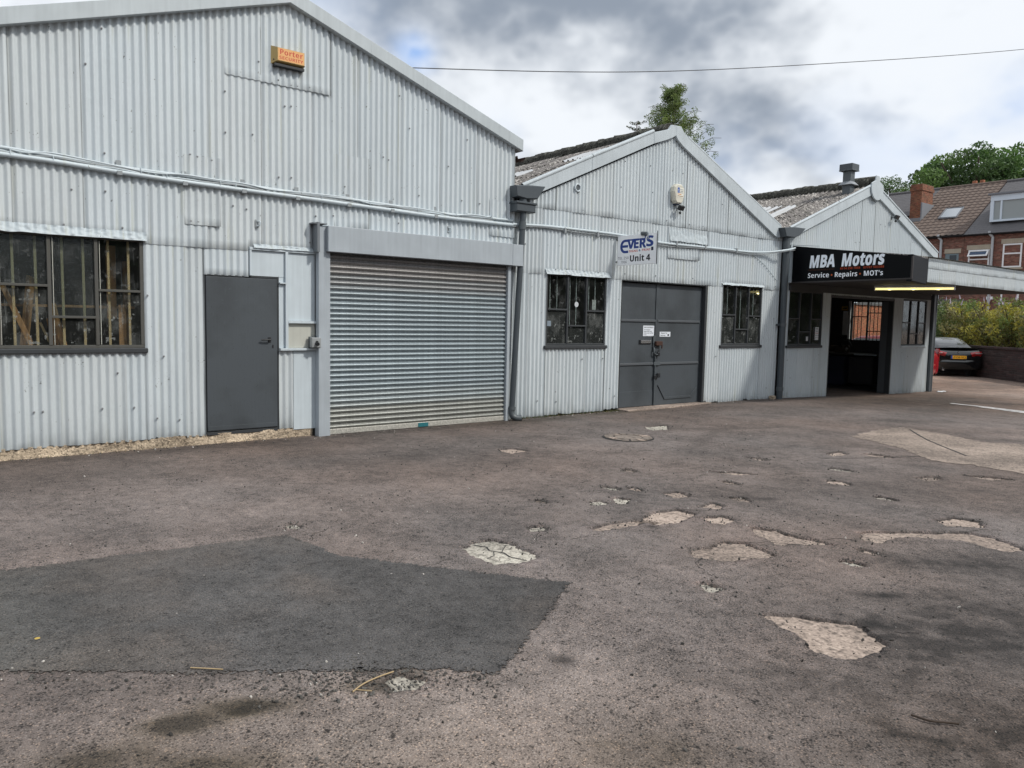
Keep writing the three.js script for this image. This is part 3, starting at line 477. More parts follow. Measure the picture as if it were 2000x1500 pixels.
  mk('doorstep', slabXZ([[9.96, -0.1], [12.5, -0.1], [12.52, 0.10], [11.9, 0.16], [10.7, 0.23], [9.98, 0.25]], -0.03, 0.026, 0.008), M.concreteWarm, shed2);
  // round vent
  mk('vent', [new THREE.TorusGeometry(0.058, 0.014, 8, 20).translate(8.83, 3.775, 0.035), cyl([8.83, 3.775, 0.0], [8.83, 3.775, 0.028], 0.05)], M.panel, shed2); mk('vent_grille', new THREE.CircleGeometry(0.042, 16).translate(8.83, 3.775, 0.032), M.pipeLight, shed2);
}

M.blackSign = new THREE.MeshPhysicalMaterial({ color: col(0.006, 0.007, 0.010), roughness: 0.5, specularIntensity: 0.25, side: THREE.DoubleSide });
// ------------------------------------------------------------------ shed 3 (right, motor workshop)
const shed3 = thing('corrugated_shed', 'far right corrugated workshop with an open doorway under a dark canopy', 'shed');
const T3 = (x) => 4.86 - 0.387 * Math.abs(x - 18.62);
cladding(shed3, 14.99, 22.2, 2.46, T3, false, 2);
cladding(shed3, 14.99, 15.235, -0.10, 2.48, true); cladding(shed3, 15.235, 16.63, -0.10, 1.09, true); cladding(shed3, 16.63, 16.97, -0.11, 2.48, true);
cladding(shed3, 16.97, 20.08, 2.30, 2.48, false); cladding(shed3, 15.235, 16.63, 2.35, 2.48, false); cladding(shed3, 20.57, 21.97, 2.32, 2.48, false);
cladding(shed3, 20.08, 20.57, -0.17, 2.48, true); cladding(shed3, 20.57, 21.97, -0.17, 1.055, true); cladding(shed3, 21.97, 22.2, -0.18, 2.48, true);
{
  bolts(shed3, [...boltRows(15.2, 22.1, [2.7, 3.1, 3.6, 4.1, 4.5], T3, 25, 0.06), ...boltRows(15.1, 22.1, [0.4, 0.9], (x) => x < 17 || x > 20.2 ? 9 : -9, 26, 0.05)]);
  steelWindow(shed3, [15.235, 15.70, 16.17, 16.63], 1.135, 2.35, [1.73, 1.44, 1.73], { upper: [M.glass, M.glass, M.glass], lower: [M.glass, M.glass, M.glass], label: 'dark window beside the open doorway' });
  steelWindow(shed3, [20.57, 21.04, 21.5, 21.97], 1.105, 2.32, [1.71, 1.42, 1.71], { frame: M.steelFrame, upper: [M.glassDirty, M.glassDirty, M.glassDirty], sill: M.sheetGrey });
  mk('door_frame', [box(16.955, 17.01, -0.15, 2.31, -0.12, 0.012), box(20.04, 20.09, -0.17, 2.31, -0.12, 0.012), box(17.01, 20.04, 2.25, 2.31, -0.12, 0.012)], M.steelFrame, shed3);
  const d = new THREE.Group(); d.name = 'door'; d.userData.label = 'open dark door leaf folded into the workshop'; shed3.add(d);
  mk('door_leaf', [box(20.10, 21.50, -0.12, 2.24, -0.28, -0.22, 0.006)], M.darkPaint, d); mk('edge_strip', box(20.045, 20.098, -0.14, 2.24, -0.30, -0.12, 0.004), M.darkRail, d);
  // verge boards and a round cover plate at the ridge
  const up = (x) => T3(x) - 0.045; const q = (a, b) => [[a, up(a)], [b, up(b)], [b, up(b) + 0.215], [a, up(a) + 0.215]];
  for (const [a, b] of [[15.06, 16.98], [16.992, 18.50], [18.75, 22.26]]) { mk('verge_board', slabXY(q(a, b), 0.022, 0.075, 0.006), M.barge, shed3); mk('verge_roll', tube([[a, up(a) + 0.235, 0.06], [b, up(b) + 0.235, 0.06]], 0.032, 10), M.barge, shed3); }
  const cp = []; for (let k = 0; k <= 24; k++) { const a = Math.PI * (1 + k / 24); cp.push([18.66 + 0.29 * Math.cos(a), 4.94 + 0.29 * Math.sin(a)]); } cp.push([18.93, 5.02], [18.76, 5.10], [18.72, 5.22], [18.58, 5.22], [18.55, 5.10], [18.38, 5.02]);
  mk('ridge_plate', slabXY(cp, 0.076, 0.115, 0.008), M.barge, shed3);
  mk('ridge_end_cap', cyl([18.65, 5.10, 0.08], [18.65, 5.10, -0.45], 0.13, 0.14), M.moss, shed3);
  slope(shed3, 15.0, 3.62, 18.65, 5.0, 14, [], 310);
  for (const [t0, t1, z1, z0] of [[0.30, 0.60, -1.1, -1.38], [0.36, 0.62, -1.55, -1.78], [0.42, 0.64, -1.9, -2.1]]) roofSheet(lerp(15, 18.65, t0), lerp(3.62, 5.0, t0), lerp(15, 18.65, t1), lerp(3.62, 5.0, t1), z0, z1, M.roofPale, shed3, 6, 0.045);
  mk('roof_slope', slabXY([[18.65, 4.94], [22.35, 3.51], [22.35, 3.57], [18.65, 5.0]], -14, 0.02, 0), M.roof, shed3);
  ridge(shed3, 18.65, 5.02, 14);
  // right wall has a barred window that looks out on the back yard
  mk('side_wall', [box(22.10, 22.2, -0.25, 3.5, -14, -2.2, 0), box(22.10, 22.2, -0.25, 1.15, -2.2, -1.25, 0), box(22.10, 22.2, 2.34, 3.5, -2.2, -1.25, 0), box(22.10, 22.2, -0.25, 3.5, -1.25, -0.05, 0)], M.interior, shed3);
  const w = new THREE.Group(); w.name = 'window'; w.userData.label = 'bright barred window at the back of the workshop'; shed3.add(w);
  mk('pane', box(22.146, 22.152, 1.16, 2.33, -2.19, -1.26, 0), M.glass, w);
  const f = [box(22.12, 22.18, 1.15, 1.19, -2.2, -1.25), box(22.12, 22.18, 2.30, 2.34, -2.2, -1.25), box(22.12, 22.18, 1.19, 2.30, -2.2, -2.17), box(22.12, 22.18, 1.19, 2.30, -1.28, -1.25), box(22.12, 22.18, 1.19, 2.30, -1.74, -1.70), box(22.125, 22.175, 1.86, 1.885, -2.17, -1.74), box(22.125, 22.175, 1.97, 1.995, -1.70, -1.28), box(22.125, 22.175, 1.44, 1.465, -1.70, -1.28)];
  mk('frame', f, M.black, w); for (const z of [-2.07, -1.965, -1.86, -1.60, -1.49, -1.38]) mk('security_bar', box(22.06, 22.075, 1.15, 2.33, z - 0.008, z + 0.008, 0.002), M.black, w);
  mk('reveal', box(22.06, 22.12, 1.2, 2.34, -2.27, -2.205, 0.004), M.whiteBoard, w);
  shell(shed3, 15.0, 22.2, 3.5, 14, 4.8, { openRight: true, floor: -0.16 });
  mk('post', [box(22.205, 22.33, -0.2, 3.45, -0.06, 0.09, 0.006), cyl([22.40, -0.18, 0.03], [22.42, 3.4, 0.03], 0.055)], M.pipe, shed3);
  mk('cheek_strip', slabXY([[15.10, 2.50], [15.19, 2.50], [15.19, 3.30], [15.10, 3.31]], 0.015, 0.09, 0.004), M.sheetGrey, shed3);
  mk('dark_header_strip', box(15.2, 22.1, 2.34, 2.50, 0.018, 0.05, 0.004), std([0.05, 0.052, 0.055], 0.8, { map: grimeMap }), shed3);  // dark strip added across the wall under the canopy
  // canopy over the doorway
  const cn = thing('canopy', 'low canopy with corrugated fascia over the workshop doorway', 'canopy');
  mk('roof_deck', (() => { const s = [[0.02, 3.285], [2.56, 2.985], [2.56, 2.945], [0.02, 3.245]]; const pos = []; const g = new THREE.ExtrudeGeometry(new THREE.Shape(s.map((p) => new THREE.Vector2(p[0], p[1]))), { depth: 7.35, bevelEnabled: false }); g.rotateY(-Math.PI / 2); g.translate(22.62, 0, 0); return g; })(), M.roof, cn);
  mk('soffit', box(15.22, 22.62, 2.50, 2.53, 0.03, 2.50, 0), M.soffit, cn);
  mk('return_side', slabXY([[22.55, 2.51], [22.62, 2.51], [22.62, 2.95], [22.55, 2.95]], 0.03, 2.5, 0), M.sheetGrey, cn);
  const cut = []; for (let x = 15.98; x < 22.6; x += PITCH * 8) cut.push(x); cut.push(22.62);
  for (let k = 0; k + 1 < cut.length; k++) for (const [a, b, zz] of [[2.492, 2.775, 0], [2.765, 2.965, 0.006]]) { const m = new THREE.Mesh(sheetGeo(cut[k], cut[k + 1] + 0.01, (x) => a, b, 2.56 + zz, sheetSeed++, false, 0.003, 0.6), M.sheet); m.name = 'fascia_sheet'; m.castShadow = m.receiveShadow = true; cn.add(m); }
  mk('corner_panel', (() => { const g = slabXY([[14.94, 2.47], [15.84, 2.45], [15.955, 2.53], [15.955, 2.93], [14.94, 2.95]], 2.64, 2.745, 0.01), p = g.attributes.position; for (let i = 0; i < p.count; i++) p.setZ(i, p.getZ(i) - 0.16 * (p.getX(i) - 14.94)); g.computeVertexNormals(); return [g]; })(), M.blackSign, cn);
  mk('roof_edge', (() => { const g = []; for (let x = 15.98; x < 22.62; x += PITCH) g.push(new THREE.CylinderGeometry(0.020, 0.020, 0.34, 6, 1, true, 0, Math.PI).rotateX(Math.PI / 2).rotateZ(Math.PI / 2).rotateX(0.117).translate(x, 2.985, 2.47)); return g; })(), M.moss, cn); cn.children[cn.children.length - 1].userData.kind = 'stuff';
}

// ------------------------------------------------------------------ rainwater pipes
{
  const p = thing('downpipe', 'leaning dark grey downpipe with two hoppers beside the roller shutter', 'downpipe');
  const hop = (x0, x1, y0, y1, z0, z1, tx0, tx1) => { const pts = [[x0, y0], [x1, y0], [tx1, y1], [tx0, y1]]; return slabXY(pts, z0, z1, 0.012); };
  mk('hopper', [slabXY([[7.41, 3.615], [7.43, 3.475], [7.62, 3.455], [7.83, 3.475], [7.98, 3.665], [7.70, 3.645]], 0.03, 0.20, 0.014)], M.pipe, p);
  mk('neck', cyl([7.60, 3.28, 0.12], [7.60, 3.45, 0.12], 0.06), M.pipe, p);
  mk('hopper', [slabXY([[7.43, 3.375], [7.43, 3.255], [7.79, 3.255], [7.79, 3.375]], 0.02, 0.20, 0.012), slabXY([[7.41, 3.368], [7.81, 3.368], [7.81, 3.388], [7.41, 3.388]], 0.0, 0.22, 0.006)], M.pipe, p);
  mk('pipe', cyl([7.615, 3.28, 0.12], [7.455, 0.16, 0.13], 0.046, 0.046, 18), M.pipe, p);
  mk('collar', [cyl([7.606, 3.10, 0.12], [7.598, 2.98, 0.12], 0.054, 0.054, 18), cyl([7.462, 0.22, 0.13], [7.457, 0.17, 0.13], 0.058, 0.058, 18)], M.pipeLight, p);
  mk('shoe', tube([[7.457, 0.19, 0.13], [7.455, 0.12, 0.13], [7.475, 0.065, 0.15], [7.54, 0.04, 0.19], [7.585, 0.045, 0.21]], 0.05, 14, true), M.pipeLight, p);
  const q = thing('downpipe', 'straight dark grey downpipe left of the black sign', 'downpipe');
  mk('hopper', slabXY([[14.62, 3.62], [14.70, 3.46], [15.02, 3.46], [15.22, 3.53], [15.40, 3.67], [15.0, 3.66]], 0.03, 0.22, 0.014), M.pipe, q);
  mk('pipe', cyl([14.86, 3.48, 0.12], [14.86, -0.06, 0.13], 0.066, 0.066, 18), M.pipe, q);
  mk('collar', [cyl([14.86, 3.36, 0.12], [14.86, 3.22, 0.12], 0.078, 0.078, 18), cyl([14.86, 0.24, 0.13], [14.86, 0.16, 0.13], 0.076, 0.076, 18), cyl([14.86, 1.62, 0.125], [14.86, 1.55, 0.125], 0.075, 0.075, 18)], M.pipeLight, q);
  mk('bracket', [box(14.76, 14.96, 1.565, 1.605, 0.02, 0.10), cyl([14.75, 1.585, 0.12], [14.72, 1.585, 0.12], 0.018)], M.pipe, q);
}

// ------------------------------------------------------------------ conduits along the front
{
  const t = thing('cable_run', 'painted conduits and cables clipped along the front of the sheds', 'cable run');
  const path = [[0.18, 3.19], [0.83, 3.165], [1.26, 3.158], [1.93, 3.128], [2.62, 3.108], [3.30, 3.096], [3.98, 3.088], [4.69, 3.075], [5.34, 3.063], [6.05, 3.05], [6.68, 3.05], [7.46, 3.055]];
  mk('conduit', tube(path.map(([x, y]) => [x, y - 0.012, 0.050]), 0.026, 10, true, 90), M.conduit, t);
  mk('conduit', tube(path.map(([x, y], i) => [x, y + 0.050 + 0.008 * Math.sin(i * 1.9), 0.044]), 0.019, 8, true, 90), M.conduit, t);
  for (const [s, off, r] of [[1, 0.024, 0.010], [2, 0.060, 0.010], [3, 0.016, 0.008]]) mk('cable', tube(path.slice(0, -1).flatMap(([x, y], i) => { const n = path[i + 1]; return [[x, y + off + 0.012 * Math.sin(i * 2.3 + s * 2), 0.055 + 0.006 * Math.cos(i + s)], [(x + n[0]) / 2, (y + n[1]) / 2 + off - 0.012 + 0.014 * Math.sin(i * 3.1 + s), 0.057]]; }), r, 6, true, 130), s === 1 ? M.conduitGrey : M.conduit, t);
  for (const x of [0.5, 1.93, 2.62, 3.30, 3.98, 4.69, 5.34, 6.05]) { const y = 3.1 - 0.0125 * (x - 3) + (x < 2.3 ? 0.02 : 0); mk('fixing_clip', [box(x - 0.028, x + 0.028, y - 0.052, y - 0.006, 0.02, 0.082, 0.004), box(x - 0.028, x + 0.028, y - 0.006, y + 0.115, 0.016, 0.022, 0.002)], M.conduitGrey, t); }
  for (const x of [0.92, 1.3, 2.15, 2.42, 3.02, 3.2, 4.3, 5.0, 5.75, 6.4]) mk('cable_tie', new THREE.TorusGeometry(0.037, 0.0045, 5, 14).rotateY(Math.PI / 2).scale(1, 1.1, 0.7).translate(x, 3.1 - 0.0125 * (x - 3) + 0.022 + (x < 2.3 ? 0.02 : 0), 0.048), M.conduit, t);
  const p2 = [[7.46, 3.055, 0.05], [8.08, 3.085, 0.045], [8.9, 3.092, 0.045], [9.72, 3.09, 0.045], [10.3, 3.07, 0.045], [10.92, 3.038, 0.045], [11.9, 3.045, 0.045], [12.9, 3.055, 0.045], [13.7, 3.06, 0.05], [14.3, 3.10, 0.10], [14.75, 3.17, 0.23], [15.25, 3.26, 0.10], [15.32, 3.275, 0.02]];
  mk('conduit', tube(p2, 0.022, 10, true, 120), M.conduit, t); mk('cable', tube(p2.map(([x, y, z], i) => [x, y - 0.034 + 0.012 * Math.sin(i * 2.1), z + 0.005]), 0.008, 6, true, 120), M.conduitGrey, t);
  mk('conduit', [tube([[6.6, 3.12, 0.045], [6.95, 3.115, 0.045], [7.03, 3.13, 0.06], [7.04, 3.15, 0.07]], 0.018, 8, true)], M.conduit, t);
  for (const x of [8.55, 9.3, 11.35, 12.2, 13.2]) mk('fixing_clip', box(x - 0.02, x + 0.02, 3.01, 3.10, 0.015, 0.075, 0.004), M.conduitGrey, t);
  // thin cable drooping down to the right end of the middle shed
  mk('cable', tube([[13.7, 3.05, 0.03], [14.2, 2.85, 0.025], [14.72, 2.52, 0.025]], 0.006, 6, true), M.conduit, t);
}
// small cable hooks on the left shed
for (const [x, y, w] of [[3.47, 2.70, 'above the grey door'], [6.29, 2.87, 'above the roller shutter']]) {
  const t = thing('cable_hook', `small white cable hook ${w}`, 'hook'); mk('plate', box(x - 0.02, x + 0.02, y - 0.05, y + 0.05, 0.012, 0.02, 0.003), M.conduitGrey, t); mk('hook', tube([[x, y + 0.03, 0.02], [x + 0.03, y + 0.02, 0.05], [x + 0.025, y - 0.02, 0.05], [x, y - 0.03, 0.02]], 0.008, 6, true), M.conduit, t);
}

// ------------------------------------------------------------------ signs and alarm boxes
const F = 'Helvetica, Arial, sans-serif';
const fit = (x, s, font, X, Y, W, heavy) => { x.font = font; const m = x.measureText(s).width; x.save(); x.translate(X, Y); if (W) x.scale(W / m, 1); x.fillText(s, 0, 0); if (heavy) { x.lineWidth = heavy; x.lineJoin = 'round'; x.strokeStyle = x.fillStyle; x.strokeText(s, 0, 0); } x.restore(); };
const printed = (map, rough = 0.4) => std([1, 1, 1], rough, { map });
function quad(a, b, c, d) { // a bottom left, b bottom right, c top right, d top left
  const g = new THREE.BufferGeometry(); g.setAttribute('position', new THREE.Float32BufferAttribute([...a, ...b, ...c, ...a, ...c, ...d], 3)); g.setAttribute('uv', new THREE.Float32BufferAttribute([0, 0, 1, 0, 1, 1, 0, 0, 1, 1, 0, 1], 2)); g.computeVertexNormals(); return g;
}
function print(name, g, mat, parent) { const m = new THREE.Mesh(g, mat); m.name = name; m.castShadow = m.receiveShadow = true; parent.add(m); return m; }
{
  // yellow alarm box
  const t = thing('alarm_box', 'faded yellow alarm box with red lettering high on the left gable', 'alarm box');
  const w = 0.21, cx = 3.862, y0 = 4.655, y1 = 4.875, d = 0.115, g = new THREE.BufferGeometry();
  const B = [[cx - w, y0], [cx + w, y0], [cx + w, y1], [cx - w, y1]], Fq = [[cx - w + 0.055, y0 + 0.03], [cx + w - 0.02, y0 + 0.03], [cx + w - 0.02, y1 - 0.035], [cx - w + 0.055, y1 - 0.035]], pos = [];
  for (let k = 0; k < 4; k++) { const n = (k + 1) % 4; const q = [[...B[k], 0.012], [...B[n], 0.012], [...Fq[n], d], [...Fq[k], d]]; pos.push(...q[0], ...q[1], ...q[2], ...q[0], ...q[2], ...q[3]); }
  pos.push(...Fq[0], d, ...Fq[1], d, ...Fq[2], d, ...Fq[0], d, ...Fq[2], d, ...Fq[3], d); g.setAttribute('position', new THREE.Float32BufferAttribute(pos, 3)); g.computeVertexNormals();
  mk('cover', g, std([0.50, 0.36, 0.14], 0.55, { map: grimeMap }), t);
  const map = canvasTex(512, 256, (x, W, H) => { x.fillStyle = '#d8a468'; x.fillRect(0, 0, W, H); x.fillStyle = '#b8402a'; fit(x, 'Porter', `bold 150px ${F}`, 26, 128, 460); fit(x, 'SECURITY', `bold 92px ${F}`, 22, 226, 468); });
  const e = 0.004; print('label_plate', quad([Fq[0][0] + e, Fq[0][1] + e, d + 0.002], [Fq[1][0] - e, Fq[1][1] + e, d + 0.002], [Fq[2][0] - e, Fq[2][1] - e, d + 0.002], [Fq[3][0] + e, Fq[3][1] - e, d + 0.002]), printed(map, 0.55), t);
  mk('base_grille', box(cx - w + 0.03, cx + w - 0.01, y0 - 0.028, y0 + 0.004, 0.012, 0.09, 0.003), M.blackMetal, t);
  mk('screw', [cyl([cx - w + 0.028, 4.70, 0.05], [cx - w + 0.02, 4.70, 0.075], 0.007), cyl([cx + w - 0.012, 4.69, 0.05], [cx + w - 0.004, 4.69, 0.08], 0.007)], M.blackMetal, t);
}
{
  // cream alarm box on the middle gable
  const t = thing('alarm_box', 'cream rounded alarm box with blue label on the middle gable', 'alarm box');
  const o = [[11.17, 3.985], [11.205, 3.83], [11.24, 3.795], [11.35, 3.795], [11.39, 3.83], [11.43, 3.985], [11.415, 4.06], [11.36, 4.105], [11.24, 4.105], [11.185, 4.06]];
  mk('cover', slabXY(o, 0.012, 0.13, 0.022), std([0.66, 0.64, 0.55], 0.4, { map: grimeMap }), t);
  const map = canvasTex(256, 256, (x) => { x.fillStyle = '#d9d8cd'; x.fillRect(0, 0, 256, 256); x.fillStyle = '#1d4c9a'; x.fillRect(14, 30, 84, 112); x.beginPath(); x.arc(56, 36, 40, Math.PI, 0); x.fill(); x.fillStyle = '#dfe6ee'; x.fillRect(34, 58, 40, 12); x.fillRect(34, 92, 40, 12); x.fillStyle = '#5d6470'; for (const y of [46, 86, 124]) x.fillRect(116, y, 120, 14); x.fillStyle = '#c9843f'; x.fillRect(20, 164, 150, 20); x.fillStyle = '#8a6a45'; x.fillRect(20, 212, 212, 20); });
  print('label_plate', quad([11.225, 3.885, 0.1325], [11.405, 3.885, 0.1325], [11.405, 4.065, 0.1325], [11.225, 4.065, 0.1325]), printed(map), t);
  mk('strobe_lens', box(11.235, 11.345, 3.752, 3.80, 0.02, 0.10, 0.012), std([0.01, 0.02, 0.06], 0.15), t);
}
function floodlight(x, y, z, name, label, s = 1) {
  const t = thing(name, label, 'security light'); mk('bracket', [bar([x, y, z], [x, y - 0.02, z + 0.10 * s], 0.016 * s, 0.016 * s), box(x - 0.03 * s, x + 0.03 * s, y - 0.04 * s, y + 0.04 * s, z - 0.012, z)], M.pipeLight, t);
  const h = box(-0.065 * s, 0.065 * s, -0.045 * s, 0.045 * s, -0.03 * s, 0.03 * s, 0.008); h.rotateX(0.5); h.translate(x, y + 0.0 * s, z + 0.12 * s); mk('lamp_head', h, M.blackMetal, t);
  mk('sensor', new THREE.SphereGeometry(0.026 * s, 10, 8).translate(x + 0.01, y - 0.085 * s, z + 0.09 * s), M.blackMetal, t); return t;
}
floodlight(11.35, 3.70, 0.012, 'security_light', 'small black security light under the cream alarm box');
floodlight(19.62, 4.33, 0.03, 'security_light', 'little dark security light on the right slope of the workshop gable', 1.1);
{
  // projecting board of the sign maker
  const t = thing('hanging_sign', 'white projecting sign with blue lettering above the double doors', 'sign');
  const map = canvasTex(1024, 752, (x, W, H) => {
    x.fillStyle = '#f3f6f9'; x.fillRect(0, 0, W, H);
    const Y = (m) => H * (1 - (m - 2.5655) / 0.5065); const U = (u) => u * W;
    const blue = '#163a86'; x.fillStyle = blue; x.strokeStyle = blue;
    // rounded E
    const eL = U(0.067), eR = U(0.285), eT = Y(3.004), eB = Y(2.771), mid = (eT + eB) / 2, hh = (eB - eT) / 2; x.lineWidth = 62; x.lineCap = 'butt'; x.lineJoin = 'round';
    x.beginPath(); x.moveTo(eR, eT + 31); x.lineTo(eL + 130, eT + 31); x.bezierCurveTo(eL - 4, eT + 36, eL - 4, eB - 36, eL + 130, eB - 31); x.lineTo(eR - 4, eB - 31); x.stroke();
    x.beginPath(); x.moveTo(eL + 20, mid); x.lineTo(eR - 12, mid); x.stroke();
    const b = Y(2.846), c = 3.0; x.fillStyle = blue; fit(x, 'V', `bold 322px ${F}`, U(0.255), b, 185, 14); fit(x, 'E', `bold 322px ${F}`, U(0.405), b, 160, 14); fit(x, 'R', `bold 322px ${F}`, U(0.552), b, 190, 14); fit(x, 'S', `bold 355px ${F}`, U(0.735), Y(2.862), 205, 14);
    x.fillRect(U(0.29), Y(3.004), U(0.43), 40); x.beginPath(); x.moveTo(U(0.70), Y(3.045)); x.lineTo(U(0.735), Y(3.045)); x.lineTo(U(0.72), Y(2.985)); x.lineTo(U(0.70), Y(2.985)); x.fill();
    x.fillStyle = '#c0402f'; fit(x, 'SIGNS', `bold 76px ${F}`, U(0.297), Y(2.782), U(0.235)); x.fillStyle = blue; fit(x, '&', `bold 76px ${F}`, U(0.552), Y(2.786), 52); x.fillStyle = '#c0402f'; fit(x, 'PRINT', `bold 76px ${F}`, U(0.632), Y(2.786), U(0.228)); x.fillStyle = '#1a2340'; x.fillRect(U(0.872), Y(2.846), U(0.058), Y(2.786) - Y(2.846));
    x.fillStyle = '#3a4048'; fit(x, 'TEL 250', `89px ${F}`, U(0.012), Y(2.668), U(0.287)); fit(x, '7066', `89px ${F}`, U(0.088), Y(2.600), U(0.165));
    x.fillStyle = '#0e1420'; fit(x, 'Unit 4', `bold 215px ${F}`, U(0.318), Y(2.622), U(0.54), 6);
  });
  const A = [9.805, 0.055], B = [9.990, 0.765], yA = 2.552, yB = 2.578, H = 0.507, nx = -(B[1] - A[1]), nz = B[0] - A[0], L = Math.hypot(nx, nz), o = (p, k) => [p[0] + nx / L * k, p[1] + nz / L * k];
  const [a1, b1] = [o(A, 0.012), o(B, 0.012)], [a2, b2] = [o(A, 0.0145), o(B, 0.0145)], [a0, b0] = [o(A, -0.012), o(B, -0.012)];
  const q = (p, y) => [p[0], y, p[1]], pos = []; const f = (a, b, c, d) => pos.push(...a, ...b, ...c, ...a, ...c, ...d);
  f(q(a1, yA), q(b1, yB), q(b1, yB + H), q(a1, yA + H)); f(q(b0, yB), q(a0, yA), q(a0, yA + H), q(b0, yB + H)); f(q(a0, yA), q(a1, yA), q(a1, yA + H), q(a0, yA + H)); f(q(b1, yB), q(b0, yB), q(b0, yB + H), q(b1, yB + H)); f(q(a1, yA + H), q(b1, yB + H), q(b0, yB + H), q(a0, yA + H)); f(q(a0, yA), q(b0, yB), q(b1, yB), q(a1, yA));
  const g = new THREE.BufferGeometry(); g.setAttribute('position', new THREE.Float32BufferAttribute(pos, 3)); g.computeVertexNormals(); mk('board', g, M.whiteBoard, t);
  print('sign_face', quad(q(a2, yA + 0.001), q(b2, yB + 0.001), q(b2, yB + H - 0.001), q(a2, yA + H - 0.001)), printed(map, 0.42), t);
  mk('bracket', [bar([9.81, 3.00, 0.0], [9.90, 3.00, 0.40], 0.02, 0.02), bar([9.81, 2.62, 0.0], [9.90, 2.62, 0.40], 0.02, 0.02), bar([9.993, 2.56, 0.775], [9.993, 3.12, 0.775], 0.012, 0.012)], M.pipeLight, t);
  const c = thing('security_camera', 'little grey security camera perched on top of the projecting sign', 'security camera');
  mk('camera_body', cyl([9.90, 3.085, 0.50], [9.925, 3.075, 0.60], 0.034, 0.036), M.pipeLight, c); mk('mount', [bar([9.935, 2.98, 0.62], [9.935, 3.10, 0.62], 0.016, 0.016), bar([9.925, 3.08, 0.59], [9.937, 3.09, 0.63], 0.02, 0.02)], M.sheetGrey, c);
}
{
  // long sign on the side of the canopy
  const t = thing('fascia_sign', 'black canopy sign with white lettering for motor services', 'sign');
  const Z0 = 0.10, Z1 = 2.745, XA = 15.187, XB = 14.930, yb = 2.504, yt0 = 3.291, yt1 = 2.925, X = (z) => lerp(XA, XB, (z - Z0) / (Z1 - Z0));
  const map = canvasTex(2048, 612, (x, W, H) => {
    x.fillStyle = '#07090d'; x.fillRect(0, 0, W, H); const Y = (m) => H * (1 - (m - 2.504) / 0.787), U = (u) => u * W;
    x.fillStyle = '#f0f7ff'; x.save(); x.transform(1, 0, -0.10, 1, 0.10 * Y(2.80), 0); fit(x, 'MBA', `bold 268px ${F}`, U(0.152), Y(2.803), U(0.230), 13); fit(x, 'Motors', `bold 268px ${F}`, U(0.436), Y(2.803), U(0.352), 13); x.restore();
    x.fillStyle = '#4a2a1c'; fit(x, 'PROPRIETOR MOBILE 07787', `bold 30px ${F}`, U(0.148), Y(2.738), U(0.235)); x.fillStyle = '#b1482a'; fit(x, '0114 258 7888', `bold 46px ${F}`, U(0.434), Y(2.735), U(0.168)); fit(x, '07787 503388', `bold 46px ${F}`, U(0.626), Y(2.735), U(0.165));
    x.fillStyle = '#f4f9ff'; fit(x, 'Service', `bold 108px ${F}`, U(0.147), Y(2.588), U(0.195)); fit(x, 'Repairs', `bold 108px ${F}`, U(0.386), Y(2.588), U(0.196)); fit(x, "MOT's", `bold 108px ${F}`, U(0.629), Y(2.588), U(0.158)); x.fillStyle = '#b45a34'; for (const u of [0.363, 0.603]) { x.beginPath(); x.ellipse(U(u), Y(2.633), 15, 15, 0, 0, 7); x.fill(); }
  });
  const g = new THREE.BufferGeometry(), v = (z, y, k) => [X(z) - k, y, z], P = [], uv = [];
  const tri = (...n) => n.forEach(([z, y]) => { P.push(...v(z, y, 0.022)); uv.push((z - Z0) / (Z1 - Z0), (y - yb) / 0.787); });
  tri([Z0, yb], [Z1, yb], [Z1, yt1]); tri([Z0, yb], [Z1, yt1], [Z0, yt0]);
  g.setAttribute('position', new THREE.Float32BufferAttribute(P, 3)); g.setAttribute('uv', new THREE.Float32BufferAttribute(uv, 2)); g.computeVertexNormals(); print('sign_face', g, new THREE.MeshPhysicalMaterial({ map, roughness: 0.5, specularIntensity: 0.25, side: THREE.DoubleSide }), t);
  const s = new THREE.ExtrudeGeometry(new THREE.Shape([[Z0, yb], [Z1, yb], [Z1, yt1], [Z0, yt0]].map((p) => new THREE.Vector2(-p[0], p[1]))), { depth: 0.04, bevelEnabled: false }); s.rotateY(Math.PI / 2); { const p = s.attributes.position; for (let i = 0; i < p.count; i++) { const z = p.getZ(i); p.setX(i, p.getX(i) + X(z) - 0.020); } }
  mk('board', s, M.black, t);
  mk('edge_trim', [bar([X(Z0) - 0.012, yb, Z0], [X(Z1) - 0.012, yb, Z1], 0.035, 0.03)], std([0.035, 0.03, 0.03], 0.5), t); mk('edge_trim', [bar([X(Z1) - 0.012, yb, Z1], [X(Z1) - 0.012, yt1, Z1], 0.035, 0.03)], std([0.035, 0.03, 0.03], 0.5), t);
  mk('top_flashing', bar([15.2, 3.315, 0.05], [15.18, 3.25, 0.7], 0.05, 0.012), M.sheetGrey, t);
}
